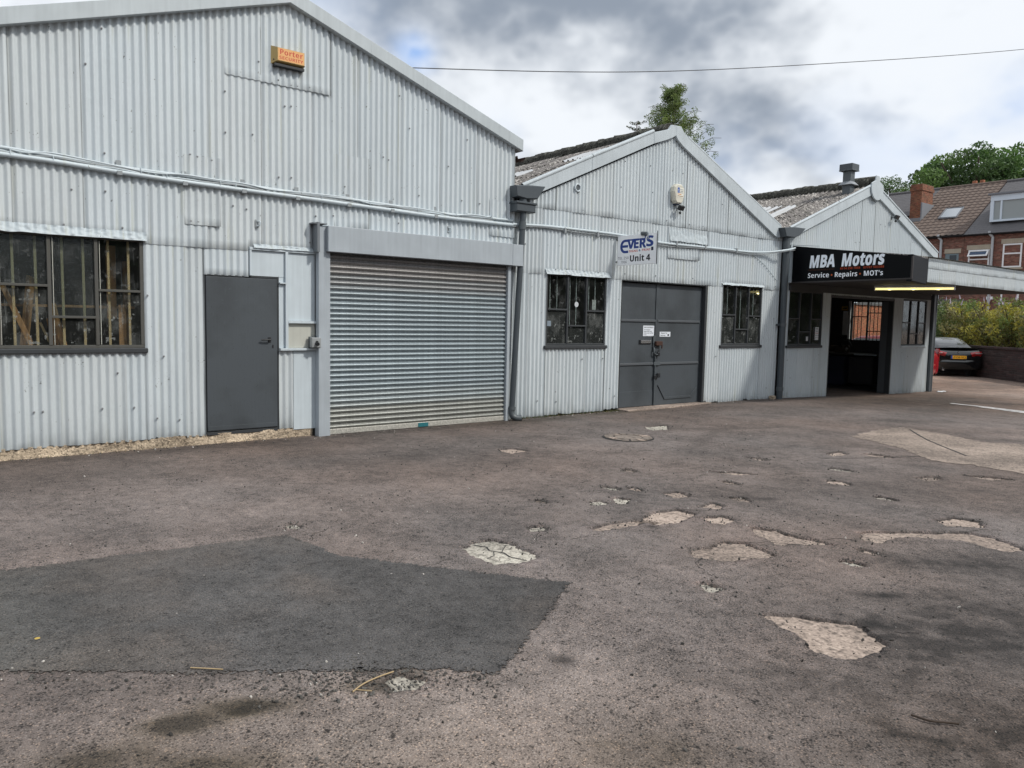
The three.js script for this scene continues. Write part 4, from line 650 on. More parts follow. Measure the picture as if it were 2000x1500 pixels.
{
  // fluorescent tube under the canopy
  const t = thing('strip_light', 'lit fluorescent strip light under the canopy', 'strip light');
  const a = V(17.05, 2.42, 0.98), b = V(17.47, 2.42, 2.50), d = b.clone().sub(a), at = (s, y) => [a.x + d.x * s, y, a.z + d.z * s];
  mk('batten', bar(at(0, 2.468), at(1, 2.468), 0.06, 0.05), M.whiteBoard, t); mk('tube', cyl(at(0.015, 2.42), at(0.985, 2.42), 0.019, 0.019, 12), new THREE.MeshStandardMaterial({ color: col(0.8, 0.75, 0.6), emissive: col(1.0, 0.84, 0.34), emissiveIntensity: 1.25 }), t);
  mk('end_cap', [bar(at(0, 2.42), at(0.015, 2.42), 0.045, 0.05), bar(at(0.985, 2.42), at(1, 2.42), 0.045, 0.05)], M.whiteBoard, t);
  for (const s of [0.2, 0.5, 0.8]) { const l = new THREE.PointLight(col(1.0, 0.86, 0.45), 0.05, 9, 2); l.position.set(...at(s, 2.385)); scene.add(l); }
}
{
  const t = thing('key_switch', 'grey shutter key switch box on the left post of the roller shutter', 'switch box');
  mk('case', box(4.135, 4.262, 1.17, 1.30, 0.06, 0.135, 0.008), std([0.30, 0.32, 0.33], 0.4, { map: grimeMap }), t); mk('key_barrel', [cyl([4.20, 1.225, 0.13], [4.20, 1.215, 0.175], 0.024), cyl([4.20, 1.245, 0.13], [4.20, 1.245, 0.16], 0.014)], M.blackMetal, t);
  mk('back_plate', box(4.13, 4.27, 1.16, 1.31, 0.03, 0.06, 0.003), M.pipeLight, t);
}
{
  // notices on the doors and windows
  const paper = (name, label, x0, x1, y0, y1, z, draw, w = 256, h = 256) => { const t = thing(name, label, 'notice'); mk('sheet', box(x0, x1, y0, y1, z, z + 0.002, 0), M.whiteBoard, t); print('print', quad([x0 + 0.001, y0 + 0.001, z + 0.0032], [x1 - 0.001, y0 + 0.001, z + 0.0032], [x1 - 0.001, y1 - 0.001, z + 0.0032], [x0 + 0.001, y1 - 0.001, z + 0.0032]), printed(canvasTex(w, h, draw), 0.5), t); return t; };
  paper('notice', 'white deliveries notice above the letter box', 10.655, 10.955, 1.328, 1.522, -0.073, (x) => { x.fillStyle = '#d6dce4'; x.fillRect(0, 0, 256, 256); x.fillStyle = '#10141c'; fit(x, 'DELIVERIES', `bold 44px ${F}`, 18, 58, 220); ['If out please', 'leave with any', 'other unit in the', 'yard'].forEach((s, i) => fit(x, s, `bold 38px ${F}`, 18, 112 + i * 41, i === 3 ? 60 : 150 + i * 34)); });
  paper('notice', 'small white opening notice on the right door leaf', 11.115, 11.42, 1.318, 1.412, -0.073, (x) => { x.fillStyle = '#d6dce4'; x.fillRect(0, 0, 256, 100); x.fillStyle = '#10141c'; fit(x, 'Open To', `bold 40px ${F}`, 28, 42, 150); fit(x, 'Serve', `bold 40px ${F}`, 16, 88, 120); x.beginPath(); x.arc(206, 66, 20, 0, 7); x.fill(); }, 256, 100);
  paper('notice', 'tall white notice in the window left of the open doorway', 16.375, 16.525, 1.26, 1.55, 0.0, (x) => { x.fillStyle = '#cfd5dc'; x.fillRect(0, 0, 160, 320); x.fillStyle = '#12161e'; fit(x, 'MBA', `bold 50px ${F}`, 36, 60, 90); fit(x, 'Hours', `bold 46px ${F}`, 26, 116, 108); x.fillStyle = '#b23a2c'; fit(x, 'MON-FRI', `bold 34px ${F}`, 14, 168, 132); x.fillStyle = '#12161e'; fit(x, '8.30', `bold 42px ${F}`, 14, 226, 60); fit(x, '5.30', `bold 42px ${F}`, 88, 226, 60); fit(x, 'SAT', `bold 42px ${F}`, 14, 286, 60); fit(x, '8-12', `bold 42px ${F}`, 84, 286, 66); }, 160, 320);
  const st = (l, x0, x1, y0, y1, z, c) => { const o = mk('sticker', box(x0, x1, y0, y1, z, z + 0.003, 0), std(c, 0.5)); tag(o, l, 'sticker'); };
  st('pale square sticker low in the workshop window', 16.03, 16.11, 1.235, 1.33, -0.012, [0.55, 0.57, 0.6]);
  st('blue grey sticker at the left edge of the dark middle window', 8.265, 8.35, 1.49, 1.575, -0.012, [0.20, 0.25, 0.30]);
  st('upright paper behind a pane of the dark middle window', 9.30, 9.39, 1.78, 1.95, -0.035, [0.42, 0.45, 0.47]);
  const d = mk('sticker', new THREE.CircleGeometry(0.045, 20).translate(8.915, 1.86, -0.012), std([0.5, 0.53, 0.56], 0.5)); tag(d, 'round pale sticker in the middle light of the dark window', 'sticker');
}

// ------------------------------------------------------------------ things seen through the windows
{
  const r = rng(404);
  const plank = (x0, y0, x1, y1, z0, z1, w, label, mat = M.wood) => { const o = mk('timber_plank', bar([x0, y0, z0], [x1, y1, z1], w, 0.03, 0.003), mat); tag(o, label, 'plank', 'planks behind the left window'); };
  plank(0.83, 1.85, 1.12, 1.1, -0.20, -0.16, 0.05, 'thin brown plank leaning right behind the left pane');
  plank(1.12, 1.95, 1.02, 1.1, -0.42, -0.36, 0.16, 'wide red brown board behind the left pane');
  plank(1.28, 1.66, 1.40, 1.1, -0.17, -0.14, 0.06, 'orange brown plank crossing the middle lower pane');
  plank(1.275, 1.5, 1.33, 1.1, -0.24, -0.22, 0.09, 'broad tan plank at the left of the middle lower pane');
  plank(1.98, 1.66, 1.975, 1.1, -0.2, -0.18, 0.07, 'upright tan plank in the right lower pane');
  plank(1.16, 1.45, 1.27, 1.16, -0.13, -0.12, 0.022, 'thin pale stick low in the left pane', M.woodPale);
  plank(1.93, 2.35, 1.93, 1.5, -0.5, -0.5, 0.10, 'dull red board high behind the right pane');
  const sh = thing('shelf_rack', 'dark shelf rack inside behind the left window', 'shelf'); mk('shelf', box(0.5, 2.2, 1.02, 1.06, -0.62, -0.12), M.wood, sh); mk('shelf', box(0.5, 2.2, 1.62, 1.65, -0.95, -0.6), M.wood, sh); mk('upright', [box(0.5, 0.56, 0.1, 2.2, -0.95, -0.9), box(2.14, 2.2, 0.1, 2.2, -0.95, -0.9), box(0.5, 0.56, 0.1, 1.02, -0.2, -0.14), box(2.14, 2.2, 0.1, 1.02, -0.2, -0.14)], M.wood, sh);
  // workshop interior
  const b = thing('workbench', 'dark workbench under the bright window in the workshop', 'workbench');
  mk('bench_top', box(21.35, 22.05, 0.76, 0.81, -3.4, -0.85), M.interiorFloor, b); mk('leg', [box(21.4, 21.48, -0.16, 0.76, -3.35, -3.27), box(21.4, 21.48, -0.16, 0.76, -0.95, -0.87)], M.interior, b); mk('front_edge', box(21.335, 21.35, 0.765, 0.805, -1.65, -1.0), M.sheetGrey, b);
  const c1 = thing('tool_cabinet', 'dark blue tool cabinet under the workbench', 'cabinet'); mk('case', box(21.45, 21.95, -0.14, 0.72, -2.62, -1.98), std([0.04, 0.05, 0.09], 0.5), c1); for (let k = 0; k < 4; k++) mk('drawer', box(21.43, 21.45, -0.10 + k * 0.2, 0.08 + k * 0.2, -2.6, -2.0), std([0.045, 0.055, 0.10], 0.45), c1);
  const c2 = thing('tool_cabinet', 'dark grey cabinet under the right of the workbench', 'cabinet'); mk('case', box(21.45, 21.95, -0.05, 0.70, -1.85, -1.15), std([0.05, 0.05, 0.055], 0.5), c2); mk('door', box(21.43, 21.45, -0.03, 0.68, -1.83, -1.17), std([0.055, 0.055, 0.06], 0.5), c2);
  const e = thing('engine_part', 'oily engine part lying on the workbench', 'engine part'); mk('casting', [cyl([21.6, 0.92, -2.5], [21.7, 0.92, -2.1], 0.10), box(21.5, 21.8, 0.815, 0.95, -2.35, -2.0, 0.03), new THREE.TorusGeometry(0.09, 0.03, 8, 16).rotateY(1.2).translate(21.5, 0.93, -1.95)], std([0.06, 0.045, 0.035], 0.5), e); mk('hose', tube([[21.6, 0.98, -2.2], [21.5, 1.12, -2.15], [21.55, 1.15, -1.95], [21.65, 1.0, -1.9]], 0.025, 8, true), M.blackMetal, e); mk('pulley', cyl([21.44, 0.90, -2.65], [21.48, 0.90, -2.65], 0.06), M.chrome, e);
  const y = thing('wall_sign', 'small yellow sign on the inner wall of the workshop', 'sign'); mk('plate', box(22.085, 22.095, 2.05, 2.18, -2.50, -2.31), std([0.62, 0.42, 0.05], 0.5), y); mk('print_band', box(22.082, 22.085, 2.10, 2.13, -2.47, -2.34, 0), M.black, y);
  const wb = thing('white_panel', 'narrow white panel beside the bright window inside the workshop', 'panel'); mk('board', box(22.05, 22.075, 1.31, 2.03, -2.43, -2.275, 0.003), std([0.8, 0.82, 0.84], 0.4), wb); mk('edge', box(22.046, 22.05, 1.30, 1.32, -2.43, -2.275, 0), M.blackMetal, wb);
}

// ------------------------------------------------------------------ the yard
const ground = new THREE.Group(); ground.name = 'ground'; scene.add(ground); tag(ground, 'worn tarmac yard in front of the sheds', null, null, 'structure');
const HOLES = [ // [outline in metres, pale (0) or warm (1) concrete showing, depth]
  [[[3.03, 5.23], [3.17, 5.18], [3.27, 5.19], [3.33, 5.34], [3.30, 5.45], [3.31, 5.59], [3.26, 5.68], [3.09, 5.70], [2.99, 5.63], [2.96, 5.39]], 0],
  [[[4.10, 5.38], [4.31, 5.36], [4.59, 5.41], [4.61, 5.48], [4.46, 5.51], [4.29, 5.47], [4.10, 5.43]], 1], [[[4.62, 5.42], [4.88, 5.33], [5.12, 5.37], [5.14, 5.54], [4.80, 5.63], [4.60, 5.58]], 1],
  [[[3.65, 7.18], [3.74, 7.25], [3.90, 7.49], [3.93, 7.59], [3.80, 7.78], [3.63, 7.79], [3.51, 7.74], [3.46, 7.58], [3.59, 7.44], [3.60, 7.33]], 1],
  [[[4.28, 6.17], [4.43, 6.23], [4.64, 6.19], [4.76, 6.29], [4.70, 6.46], [4.67, 6.59], [4.54, 6.56], [4.27, 6.46], [4.19, 6.32]], 1],
  [[[5.16, 6.08], [5.24, 6.23], [5.22, 6.40], [5.25, 6.70], [5.15, 6.59], [4.93, 6.46], [5.03, 6.26]], 1],
  [[[5.74, 6.65], [6.01, 6.81], [6.22, 6.97], [6.44, 7.11], [6.48, 7.31], [6.31, 7.57], [6.15, 7.51], [6.21, 7.22], [6.00, 6.93], [5.82, 6.85], [5.58, 6.86], [5.58, 6.79]], 1],
  [[[6.66, 6.83], [6.88, 6.86], [6.93, 7.04], [6.75, 7.12], [6.56, 6.97]], 1], [[[5.37, 5.41], [5.59, 5.39], [5.57, 5.50], [5.43, 5.54]], 1], [[[5.10, 5.68], [5.26, 5.73], [5.23, 5.84], [5.05, 5.88], [5.02, 5.79]], 1],
  [[[3.74, 5.08], [3.82, 5.11], [3.77, 5.21], [3.68, 5.17]], 0], [[[5.53, 4.88], [5.68, 4.94], [5.59, 5.10], [5.46, 5.05]], 1], [[[4.99, 4.77], [5.06, 4.86], [4.91, 4.97], [4.86, 4.91]], 0], [[[4.68, 4.75], [4.79, 4.77], [4.79, 4.89], [4.64, 4.85]], 0],
  [[[8.38, 5.91], [8.62, 5.98], [8.52, 6.08], [8.34, 6.04]], 1], [[[8.98, 6.13], [9.13, 6.36], [9.20, 6.54], [8.95, 6.40]], 1], [[[9.00, 4.54], [9.27, 4.56], [9.14, 4.71], [8.89, 4.68]], 1], [[[6.77, 4.50], [6.96, 4.64], [7.04, 4.83], [6.84, 4.72]], 1],
  [[[1.61, 6.64], [1.67, 6.65], [1.73, 6.73], [1.64, 6.78], [1.58, 6.76]], 0], [[[1.575, 6.44], [1.63, 6.47], [1.58, 6.52]], 0], [[[5.65, 2.17], [5.85, 2.16], [5.93, 2.40], [5.63, 2.43]], 1], [[[8.81, 1.69], [9.24, 1.74], [8.88, 2.07], [8.61, 2.02]], 0],
];
{ const r = rng(71); for (const [x, z, s] of [[5.92, 5.42, 0.07], [6.45, 4.95, 0.06], [7.4, 5.55, 0.09], [7.9, 4.3, 0.10], [6.05, 3.95, 0.07], [5.25, 4.45, 0.05], [5.42, 4.62, 0.06], [3.78, 6.74, 0.06], [7.1, 6.2, 0.08], [8.1, 5.2, 0.09], [4.35, 4.5, 0.04], [2.25, 4.05, 0.06], [5.3, 6.95, 0.05], [9.4, 5.0, 0.10], [4.95, 7.0, 0.05]]) { const P = []; for (let k = 0; k < 7; k++) { const a = k / 7 * 6.283, q = s * (0.6 + 0.7 * r()); P.push([x + q * 0.75 * Math.cos(a), z + q * 1.35 * Math.sin(a)]); } HOLES.push([P, r() < 0.7 ? 1 : 0]); } }
for (const h of HOLES) { const P = h[0]; h.box = [Math.min(...P.map((p) => p[0])), Math.max(...P.map((p) => p[0])), Math.min(...P.map((p) => p[1])), Math.max(...P.map((p) => p[1]))]; }
function sdf(P, x, z) { let d = 1e9, inside = false; for (let i = 0, j = P.length - 1; i < P.length; j = i++) { const ax = P[j][0], az = P[j][1], bx = P[i][0], bz = P[i][1], ex = bx - ax, ez = bz - az, t = clamp(((x - ax) * ex + (z - az) * ez) / (ex * ex + ez * ez)), qx = ax + ex * t - x, qz = az + ez * t - z; d = Math.min(d, qx * qx + qz * qz); if ((bz > z) !== (az > z) && x < (ax - bx) * (z - bz) / (az - bz) + bx) inside = !inside; } return (inside ? 1 : -1) * Math.sqrt(d); }
function holeAt(x, z) { let m = -9; for (const h of HOLES) { const [a, b, c, d] = h.box; if (x > a - 0.25 && x < b + 0.25 && z > c - 0.25 && z < d + 0.25) m = Math.max(m, sdf(h[0], x, z)); } return m; }
// stains and darkened places: x, z, half length, half width, turn, strength, colour
const STAINS_AND_SHADE = [[0.80, 6.52, 0.14, 0.09, 0.3, 0.75, 0], [0.98, 6.49, 0.12, 0.07, 0.6, 0.6, 0], [1.1, 6.57, 0.13, 0.06, 0.4, 0.65, 0], [0.50, 6.62, 0.2, 0.10, 0.5, 0.6, 0], [0.78, 6.86, 0.20, 0.08, 0.5, 0.55, 0], [1.66, 6.52, 0.16, 0.06, 0.9, 0.75, 0], [1.52, 6.66, 0.10, 0.05, 0.6, 0.5, 0],
  [2.36, 6.96, 0.07, 0.055, 0.2, 0.72, 1], [4.52, 7.47, 0.12, 0.05, 0.7, 0.6, 1], [3.67, 7.86, 0.12, 0.06, 0.6, 0.7, 1], [4.02, 7.62, 0.12, 0.05, 1.2, 0.6, 1], [2.12, 7.74, 0.22, 0.14, 0.5, 0.5, 0], [3.5, 8.7, 0.9, 0.45, 0.6, 0.8, 2], [4.7, 8.3, 1.5, 0.6, 0.75, 0.68, 1], [3.0, 7.6, 0.5, 0.2, 0.7, 0.35, 1], [5.8, 7.9, 0.9, 0.35, 0.8, 0.5, 1], [3.3, 7.95, 0.5, 0.22, 0.5, 0.42, 1], [4.2, 8.1, 0.7, 0.3, 0.7, 0.45, 1], [3.78, 6.74, 0.10, 0.08, 0, 0.4, 2], [5.43, 7.35, 0.45, 0.14, 0.9, 0.6, 1], [5.9, 7.7, 0.5, 0.2, 0.9, 0.4, 1], [4.45, 7.43, 0.14, 0.08, 0.8, 0.5, 1], [4.36, 4.49, 0.10, 0.06, 0.4, 0.55, 1], [6.10, 5.55, 0.12, 0.07, 0.7, 0.6, 1], [5.95, 5.42, 0.10, 0.05, 0.3, 0.6, 1], [4.5, 5.6, 0.07, 0.04, 0.8, 0.8, 1], [8.2, 6.56, 0.2, 0.08, 0.9, 0.6, 1], [3.5, 7.05, 0.2, 0.07, 0.8, 0.35, 1],  // the broad ones at the near right are simply darker patches
  [18.5, 1.6, 3.2, 1.3, 0.0, 0.62, 1], [15.6, 2.9, 1.8, 0.5, -0.3, 0.35, 1], [14.0, 1.5, 2.0, 0.5, -0.1, 0.25, 1], [13.2, 3.4, 0.9, 0.25, 0.6, 0.4, 1], [12.2, 5.2, 0.9, 0.22, 0.9, 0.3, 1], [20.5, 3.3, 2.2, 0.5, 0.8, 0.4, 1], [7.7, 0.25, 1.2, 0.22, 0, 0.55, 0], [9.6, 0.2, 0.9, 0.15, 0, 0.5, 0], [15.6, 0.3, 1.2, 0.25, 0, 0.5, 1], [3.5, 0.22, 2.6, 0.16, 0, 0.45, 1], [6.0, 0.25, 1.6, 0.2, 0, 0.25, 1], [13.4, 0.2, 1.2, 0.15, 0, 0.4, 1], [3.4, 4.2, 0.3, 0.06, 0.7, 0.3, 1], [8.4, 3.1, 1.4, 0.12, -0.5, 0.3, 1], [10, 2.6, 1.2, 0.1, 0.3, 0.3, 1], [6.8, 3.1, 0.5, 0.06, 0.2, 0.3, 1]];  // the first, broad ellipse paints the canopy's shade into the ground colour
for (const s of STAINS_AND_SHADE) { s.c = Math.cos(s[4]); s.s = Math.sin(s[4]); s.r = Math.max(s[2], s[3]) * 1.9; }
function yardTint(x, z, hole) {
  const n5 = fbm(x * 16, z * 16, 333, 3), n1 = fbm(x * 0.42, z * 0.42, 301, 4), n2 = fbm(x * 1.7, z * 1.7, 302, 4), n3 = fbm(x * 7, z * 7, 303, 3), track = fbm(x * 0.25 + z * 0.5, z * 1.6 - x * 0.5, 305, 3);
  let l = 1 + 0.62 * (n1 - 0.5) + 0.46 * (n2 - 0.5) + 0.30 * (n3 - 0.5) + 0.38 * (track - 0.5), r = 1, b = 1;
  const warm = fbm(x * 0.6, z * 0.6, 308, 3) - 0.5; r += 0.20 * warm + 0.02; b -= 0.14 * warm;
  const near = ss(5.6, 7.6, z - x * 0.12) * ss(3.4, 0.5, x); r += 0.03 * near; b -= 0.10 * near; l *= 1 + 0.14 * near * (n2 - 0.3);
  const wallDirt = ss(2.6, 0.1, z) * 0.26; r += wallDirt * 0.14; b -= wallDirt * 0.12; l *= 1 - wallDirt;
  for (const s of STAINS_AND_SHADE) { const dx = x - s[0], dz = z - s[1]; if (Math.abs(dx) > s.r || Math.abs(dz) > s.r) continue; const u = (dx * s.c + dz * s.s) / s[2], v = (dz * s.c - dx * s.s) / s[3], q = Math.exp(-(u * u + v * v) * 1.1 + 0.9 * (n3 - 0.5) * 2) , k = clamp(q * (0.25 + 1.0 * n2 + 0.5 * ss(0.35, 0.7, n5)) , 0, 1) * s[5]; l *= 1 - k; if (s[6] === 0) { r *= 1 + 0.05 * k; b *= 1 - 0.22 * k; } else if (s[6] === 2) { r *= 1 + 0.10 * k; b *= 1 - 0.12 * k; } }
  // far end is bare brown concrete, lightened in colour as if sunlit
  const far = ss(15.0, 18.5, x + 0.5 * (n2 - 0.5) + (z < 1.5 ? -(1.5 - z) * 0.5 : 0)) * ss(26, 20, -z); l *= 1 + 0.75 * far * ss(20.5, 23, x - z * 0.4); r *= 1 + 0.10 * far; b *= 1 - 0.10 * far;
  // ragged dark lip round each worn-through place
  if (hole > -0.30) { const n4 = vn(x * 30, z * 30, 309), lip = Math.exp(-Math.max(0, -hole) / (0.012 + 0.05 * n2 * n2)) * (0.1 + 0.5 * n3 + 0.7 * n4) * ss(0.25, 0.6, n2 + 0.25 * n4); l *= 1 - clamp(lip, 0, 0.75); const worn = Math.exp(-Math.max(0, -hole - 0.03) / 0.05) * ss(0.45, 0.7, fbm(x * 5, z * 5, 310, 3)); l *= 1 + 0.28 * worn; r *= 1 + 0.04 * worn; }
  return [l * r, l, l * b];
}
{
  const line = (pairs) => { const o = []; for (let k = 0; k + 1 < pairs.length; k++) { const [a, s] = pairs[k], b = pairs[k + 1][0], n = Math.max(1, Math.round((b - a) / s)); for (let i = 0; i < n; i++) o.push(a + (b - a) * i / n); } o.push(pairs[pairs.length - 1][0]); return o; };
  const xs = line([[-300, 60], [-60, 12], [-12, 2], [-2, 0.25], [-0.5, 0.017], [7.2, 0.03], [12.5, 0.07], [24, 0.35], [42, 4], [90, 30], [400]]), zs = line([[-300, 60], [-60, 10], [-14, 1], [-2, 0.12], [0, 0.06], [1.5, 0.035], [4.0, 0.017], [8.9, 0.1], [10, 0.6], [16, 6], [70, 60], [300]]);
  const pos = [], uv = [], c = [], idx = [], w = xs.length;
  for (const z of zs) for (const x of xs) {
    const detail = x > -1 && x < 13 && z > 1 && z < 10, hole = detail ? holeAt(x, z) : -9; let y = gh(x);
    if (hole > -0.15) { const n = 0.030 * (vn(x * 42, z * 42, 320) - 0.5) + 0.055 * (fbm(x * 13, z * 13, 321, 3) - 0.5); y -= 0.036 * ss(-0.010, 0.026, hole + n + 0.018); }
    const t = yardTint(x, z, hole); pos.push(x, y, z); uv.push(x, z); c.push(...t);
  }
  for (let j = 0; j + 1 < zs.length; j++) for (let i = 0; i + 1 < w; i++) { const k = j * w + i; idx.push(k, k + w, k + w + 1, k, k + w + 1, k + 1); }
  const g = new THREE.BufferGeometry(); g.setAttribute('position', new THREE.Float32BufferAttribute(pos, 3)); g.setAttribute('uv', new THREE.Float32BufferAttribute(uv, 2)); g.setAttribute('color', new THREE.Float32BufferAttribute(c, 3)); g.setIndex(idx); g.computeVertexNormals();
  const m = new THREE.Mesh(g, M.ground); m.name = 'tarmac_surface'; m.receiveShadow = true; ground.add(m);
}
// the concrete that shows at the bottom of each hole
for (const h of HOLES) {
  const P = h[0], cx = P.reduce((a, p) => a + p[0], 0) / P.length, cz = P.reduce((a, p) => a + p[1], 0) / P.length, area = P.reduce((s, p, i) => { const q = P[(i + 1) % P.length]; return s + p[0] * q[1] - q[0] * p[1]; }, 0), sg = area > 0 ? 1 : -1, Q = P.map(([x, z], i) => { const a = P[(i + P.length - 1) % P.length], b = P[(i + 1) % P.length], n1 = [z - a[1], a[0] - x], n2 = [b[1] - z, x - b[0]], l1 = Math.hypot(...n1) || 1, l2 = Math.hypot(...n2) || 1; let nx = n1[0] / l1 + n2[0] / l2, nz = n1[1] / l1 + n2[1] / l2; const L = Math.hypot(nx, nz) || 1, k = sg * 0.075 / Math.max(0.6, L / 2) / L; return [x + nx * k, z + nz * k]; });
  const g = new THREE.ShapeGeometry(new THREE.Shape(Q.map((p) => new THREE.Vector2(p[0], -p[1])))); g.rotateX(-Math.PI / 2); g.translate(0, gh(cx) - 0.016, 0);
  const m = mk('pothole_floor', g, h[1] ? M.concreteWarm : M.concretePale, ground); 
}
// cracks across the largest bare patch
{ const strip = (pts, w) => { const g = []; for (let k = 0; k + 1 < pts.length; k++) { const a = pts[k], b = pts[k + 1]; g.push(box(-0.5, 0.5, 0, 0.001, -w / 2, w / 2, 0).scale(Math.hypot(b[0] - a[0], b[1] - a[1]) + w, 1, 1).rotateY(-Math.atan2(b[1] - a[1], b[0] - a[0])).translate((a[0] + b[0]) / 2, -0.0125 + k * 0.0001, (a[1] + b[1]) / 2)); } return g; };
  mk('crack', [...strip([[3.12, 5.20], [3.16, 5.29], [3.13, 5.36], [3.18, 5.46], [3.16, 5.55], [3.20, 5.68]], 0.008), ...strip([[3.30, 5.33], [3.22, 5.40], [3.17, 5.45]], 0.005), ...strip([[3.01, 5.50], [3.09, 5.47], [3.14, 5.40]], 0.004)], M.black, ground); }
function sheetOn(name, P, y, mat, seed, rag, label) { // a thin laid sheet with a slightly ragged edge
  const Q = []; for (let k = 0; k < P.length; k++) { const a = P[k], b = P[(k + 1) % P.length], L = Math.hypot(b[0] - a[0], b[1] - a[1]), n = Math.max(1, Math.round(L / 0.035)); for (let i = 0; i < n; i++) { const t = i / n, x = a[0] + (b[0] - a[0]) * t, z = a[1] + (b[1] - a[1]) * t, o = rag * ((fbm(x * 12, z * 12, seed, 3) - 0.5) * 2); Q.push(new THREE.Vector2(x + o * (b[1] - a[1]) / L, -(z - o * (b[0] - a[0]) / L))); } }
  const g = new THREE.ShapeGeometry(new THREE.Shape(Q)); g.rotateX(-Math.PI / 2); g.translate(0, y, 0); const m = mk(name, g, mat); tag(m, label, null, null, 'structure'); return m;
}
M.slabConcrete = std([0.41, 0.355, 0.32], 0.92, { map: concreteMap, bumpMap: concreteBump, bumpScale: 0.006 });
{ // darker tarmac repair: a thin laid sheet with a crumbling edge
  const P = [[-1.5, 3.9], [-0.41, 3.99], [0.41, 4.04], [2.11, 4.27], [2.17, 4.55], [2.21, 4.91], [2.50, 5.35], [3.12, 6.20], [2.05, 6.90], [1.78, 6.66], [0.99, 6.13], [0.28, 5.59], [-0.25, 5.20], [-1.5, 4.7]], st = 0.0115, x0 = -1.6, z0 = 3.8, nx = Math.round(4.85 / st), nz = Math.round(3.2 / st), id = new Map(), pos = [], uv = [], c = [], idx = [];
  const vert = (i, j) => { const k = i * 5000 + j; if (id.has(k)) return id.get(k); const jx = (hs(i, j, 1) - 0.5) * st * 0.9, jz = (hs(i, j, 2) - 0.5) * st * 0.9, x = x0 + i * st + jx, z = z0 + j * st + jz, n1 = fbm(x * 1.1, z * 1.1, 411, 4), n2 = fbm(x * 5, z * 5, 412, 3), n3 = fbm(x * 2.2 + 4, z * 2.2, 413, 3), l = 1 + 0.55 * (n1 - 0.5) + 0.3 * (n2 - 0.5), w = 0.22 * clamp((n3 - 0.45) * 3, 0, 1), g = 0.12 * ss(1.2, -0.6, x); pos.push(x, 0.0045, z); uv.push(x * 1.13 + 0.4, z * 1.13); c.push(l * (1 + w), l * (1 + 0.55 * w + 0.3 * g), l * (1 + 0.2 * w - 0.3 * g)); id.set(k, pos.length / 3 - 1); return pos.length / 3 - 1; };
  for (let i = 0; i < nx; i++) for (let j = 0; j < nz; j++) { const x = x0 + (i + 0.5) * st, z = z0 + (j + 0.5) * st, d = sdf(P, x, z); if (d < -0.06 || d + 0.05 * (fbm(x * 16, z * 16, 401, 3) - 0.5) + 0.03 * (hs(i, j, 3) - 0.5) < 0) continue; const a = vert(i, j), b = vert(i + 1, j), e = vert(i + 1, j + 1), f = vert(i, j + 1); idx.push(a, f, e, a, e, b); }
  const g = new THREE.BufferGeometry(); g.setAttribute('position', new THREE.Float32BufferAttribute(pos, 3)); g.setAttribute('uv', new THREE.Float32BufferAttribute(uv, 2)); g.setAttribute('color', new THREE.Float32BufferAttribute(c, 3)); g.setIndex(idx); g.computeVertexNormals();
  M.tarmac.vertexColors = true; const m = new THREE.Mesh(g, M.tarmac); m.name = 'asphalt_patch'; m.receiveShadow = true; scene.add(m); tag(m, 'darker angular tarmac repair in the left foreground', null, null, 'structure');
  // hairline cracks that wander over the old tarmac
  const r = rng(640), strips = [];
  for (const [sx, sz, dir, n] of [[3.35, 5.45, -0.5, 16], [2.9, 5.3, 2.6, 12], [4.2, 5.5, 2.9, 14], [5.15, 5.4, 0.1, 14], [4.75, 6.3, 0.6, 12], [4.2, 6.3, 2.4, 16], [3.95, 7.6, 0.7, 9], [5.3, 6.6, 0.8, 12], [6.4, 7.1, 0.5, 12], [2.2, 4.5, -0.6, 18], [6.2, 4.6, -0.2, 18], [7.3, 5.0, 0.2, 20], [4.9, 4.2, -0.5, 20], [8.4, 3.2, 0.1, 24]]) { let x = sx, z = sz, a = dir; for (let k = 0; k < n; k++) { a += (r() - 0.5) * 1.7; a = lerp(a, dir, 0.3); const L = 0.018 + 0.03 * r(), x1 = x + Math.cos(a) * L, z1 = z + Math.sin(a) * L; if (r() < 0.75) { const w = 0.002 + 0.003 * r(); strips.push(box(-0.5, 0.5, 0, 0.0012, -w / 2, w / 2, 0).scale(L + w, 1, 1).rotateY(-a).translate((x + x1) / 2, 0.0006 + 0.00002 * k, (z + z1) / 2)); } x = x1; z = z1; } }
  const ck = mk('hairline_cracks', strips, std([0.022, 0.019, 0.018], 0.95), ground); ck.userData.kind = 'stuff';
}
sheetOn('concrete_slab', [[9.6, 5.55], [10.2, 4.9], [10.72, 3.96], [11.50, 3.83], [12.45, 3.87], [12.2, 4.6], [11.85, 5.25], [12.14, 5.67], [12.3, 6.3], [12.58, 6.98], [10.44, 8.04], [10.0, 7.2], [9.62, 6.51], [9.75, 5.93]], 0.004, M.slabConcrete, 402, 0.09, 'bare pale concrete area at the right of the yard');
{ const streakWhite = std([0.72, 0.72, 0.72], 0.5, { map: grimeMap });  // thin white sheets stand in for a pale streak on the ground
  sheetOn('pale_streak', [[18.30, 2.20], [18.42, 2.22], [18.30, 3.0], [18.0, 4.0], [17.75, 5.0], [17.3, 6.6], [16.9, 7.6], [16.8, 7.6], [17.2, 6.5], [17.62, 5.0], [17.9, 3.9], [18.18, 3.0]], -0.088, streakWhite, 403, 0.03, 'long pale streak on the ground near the parked cars');
  sheetOn('pale_streak', [[18.05, 2.9], [18.12, 2.95], [17.75, 4.0], [17.3, 5.2], [17.22, 5.2], [17.6, 4.0]], -0.084, streakWhite, 404, 0.03, 'short pale streak beside the long one'); }
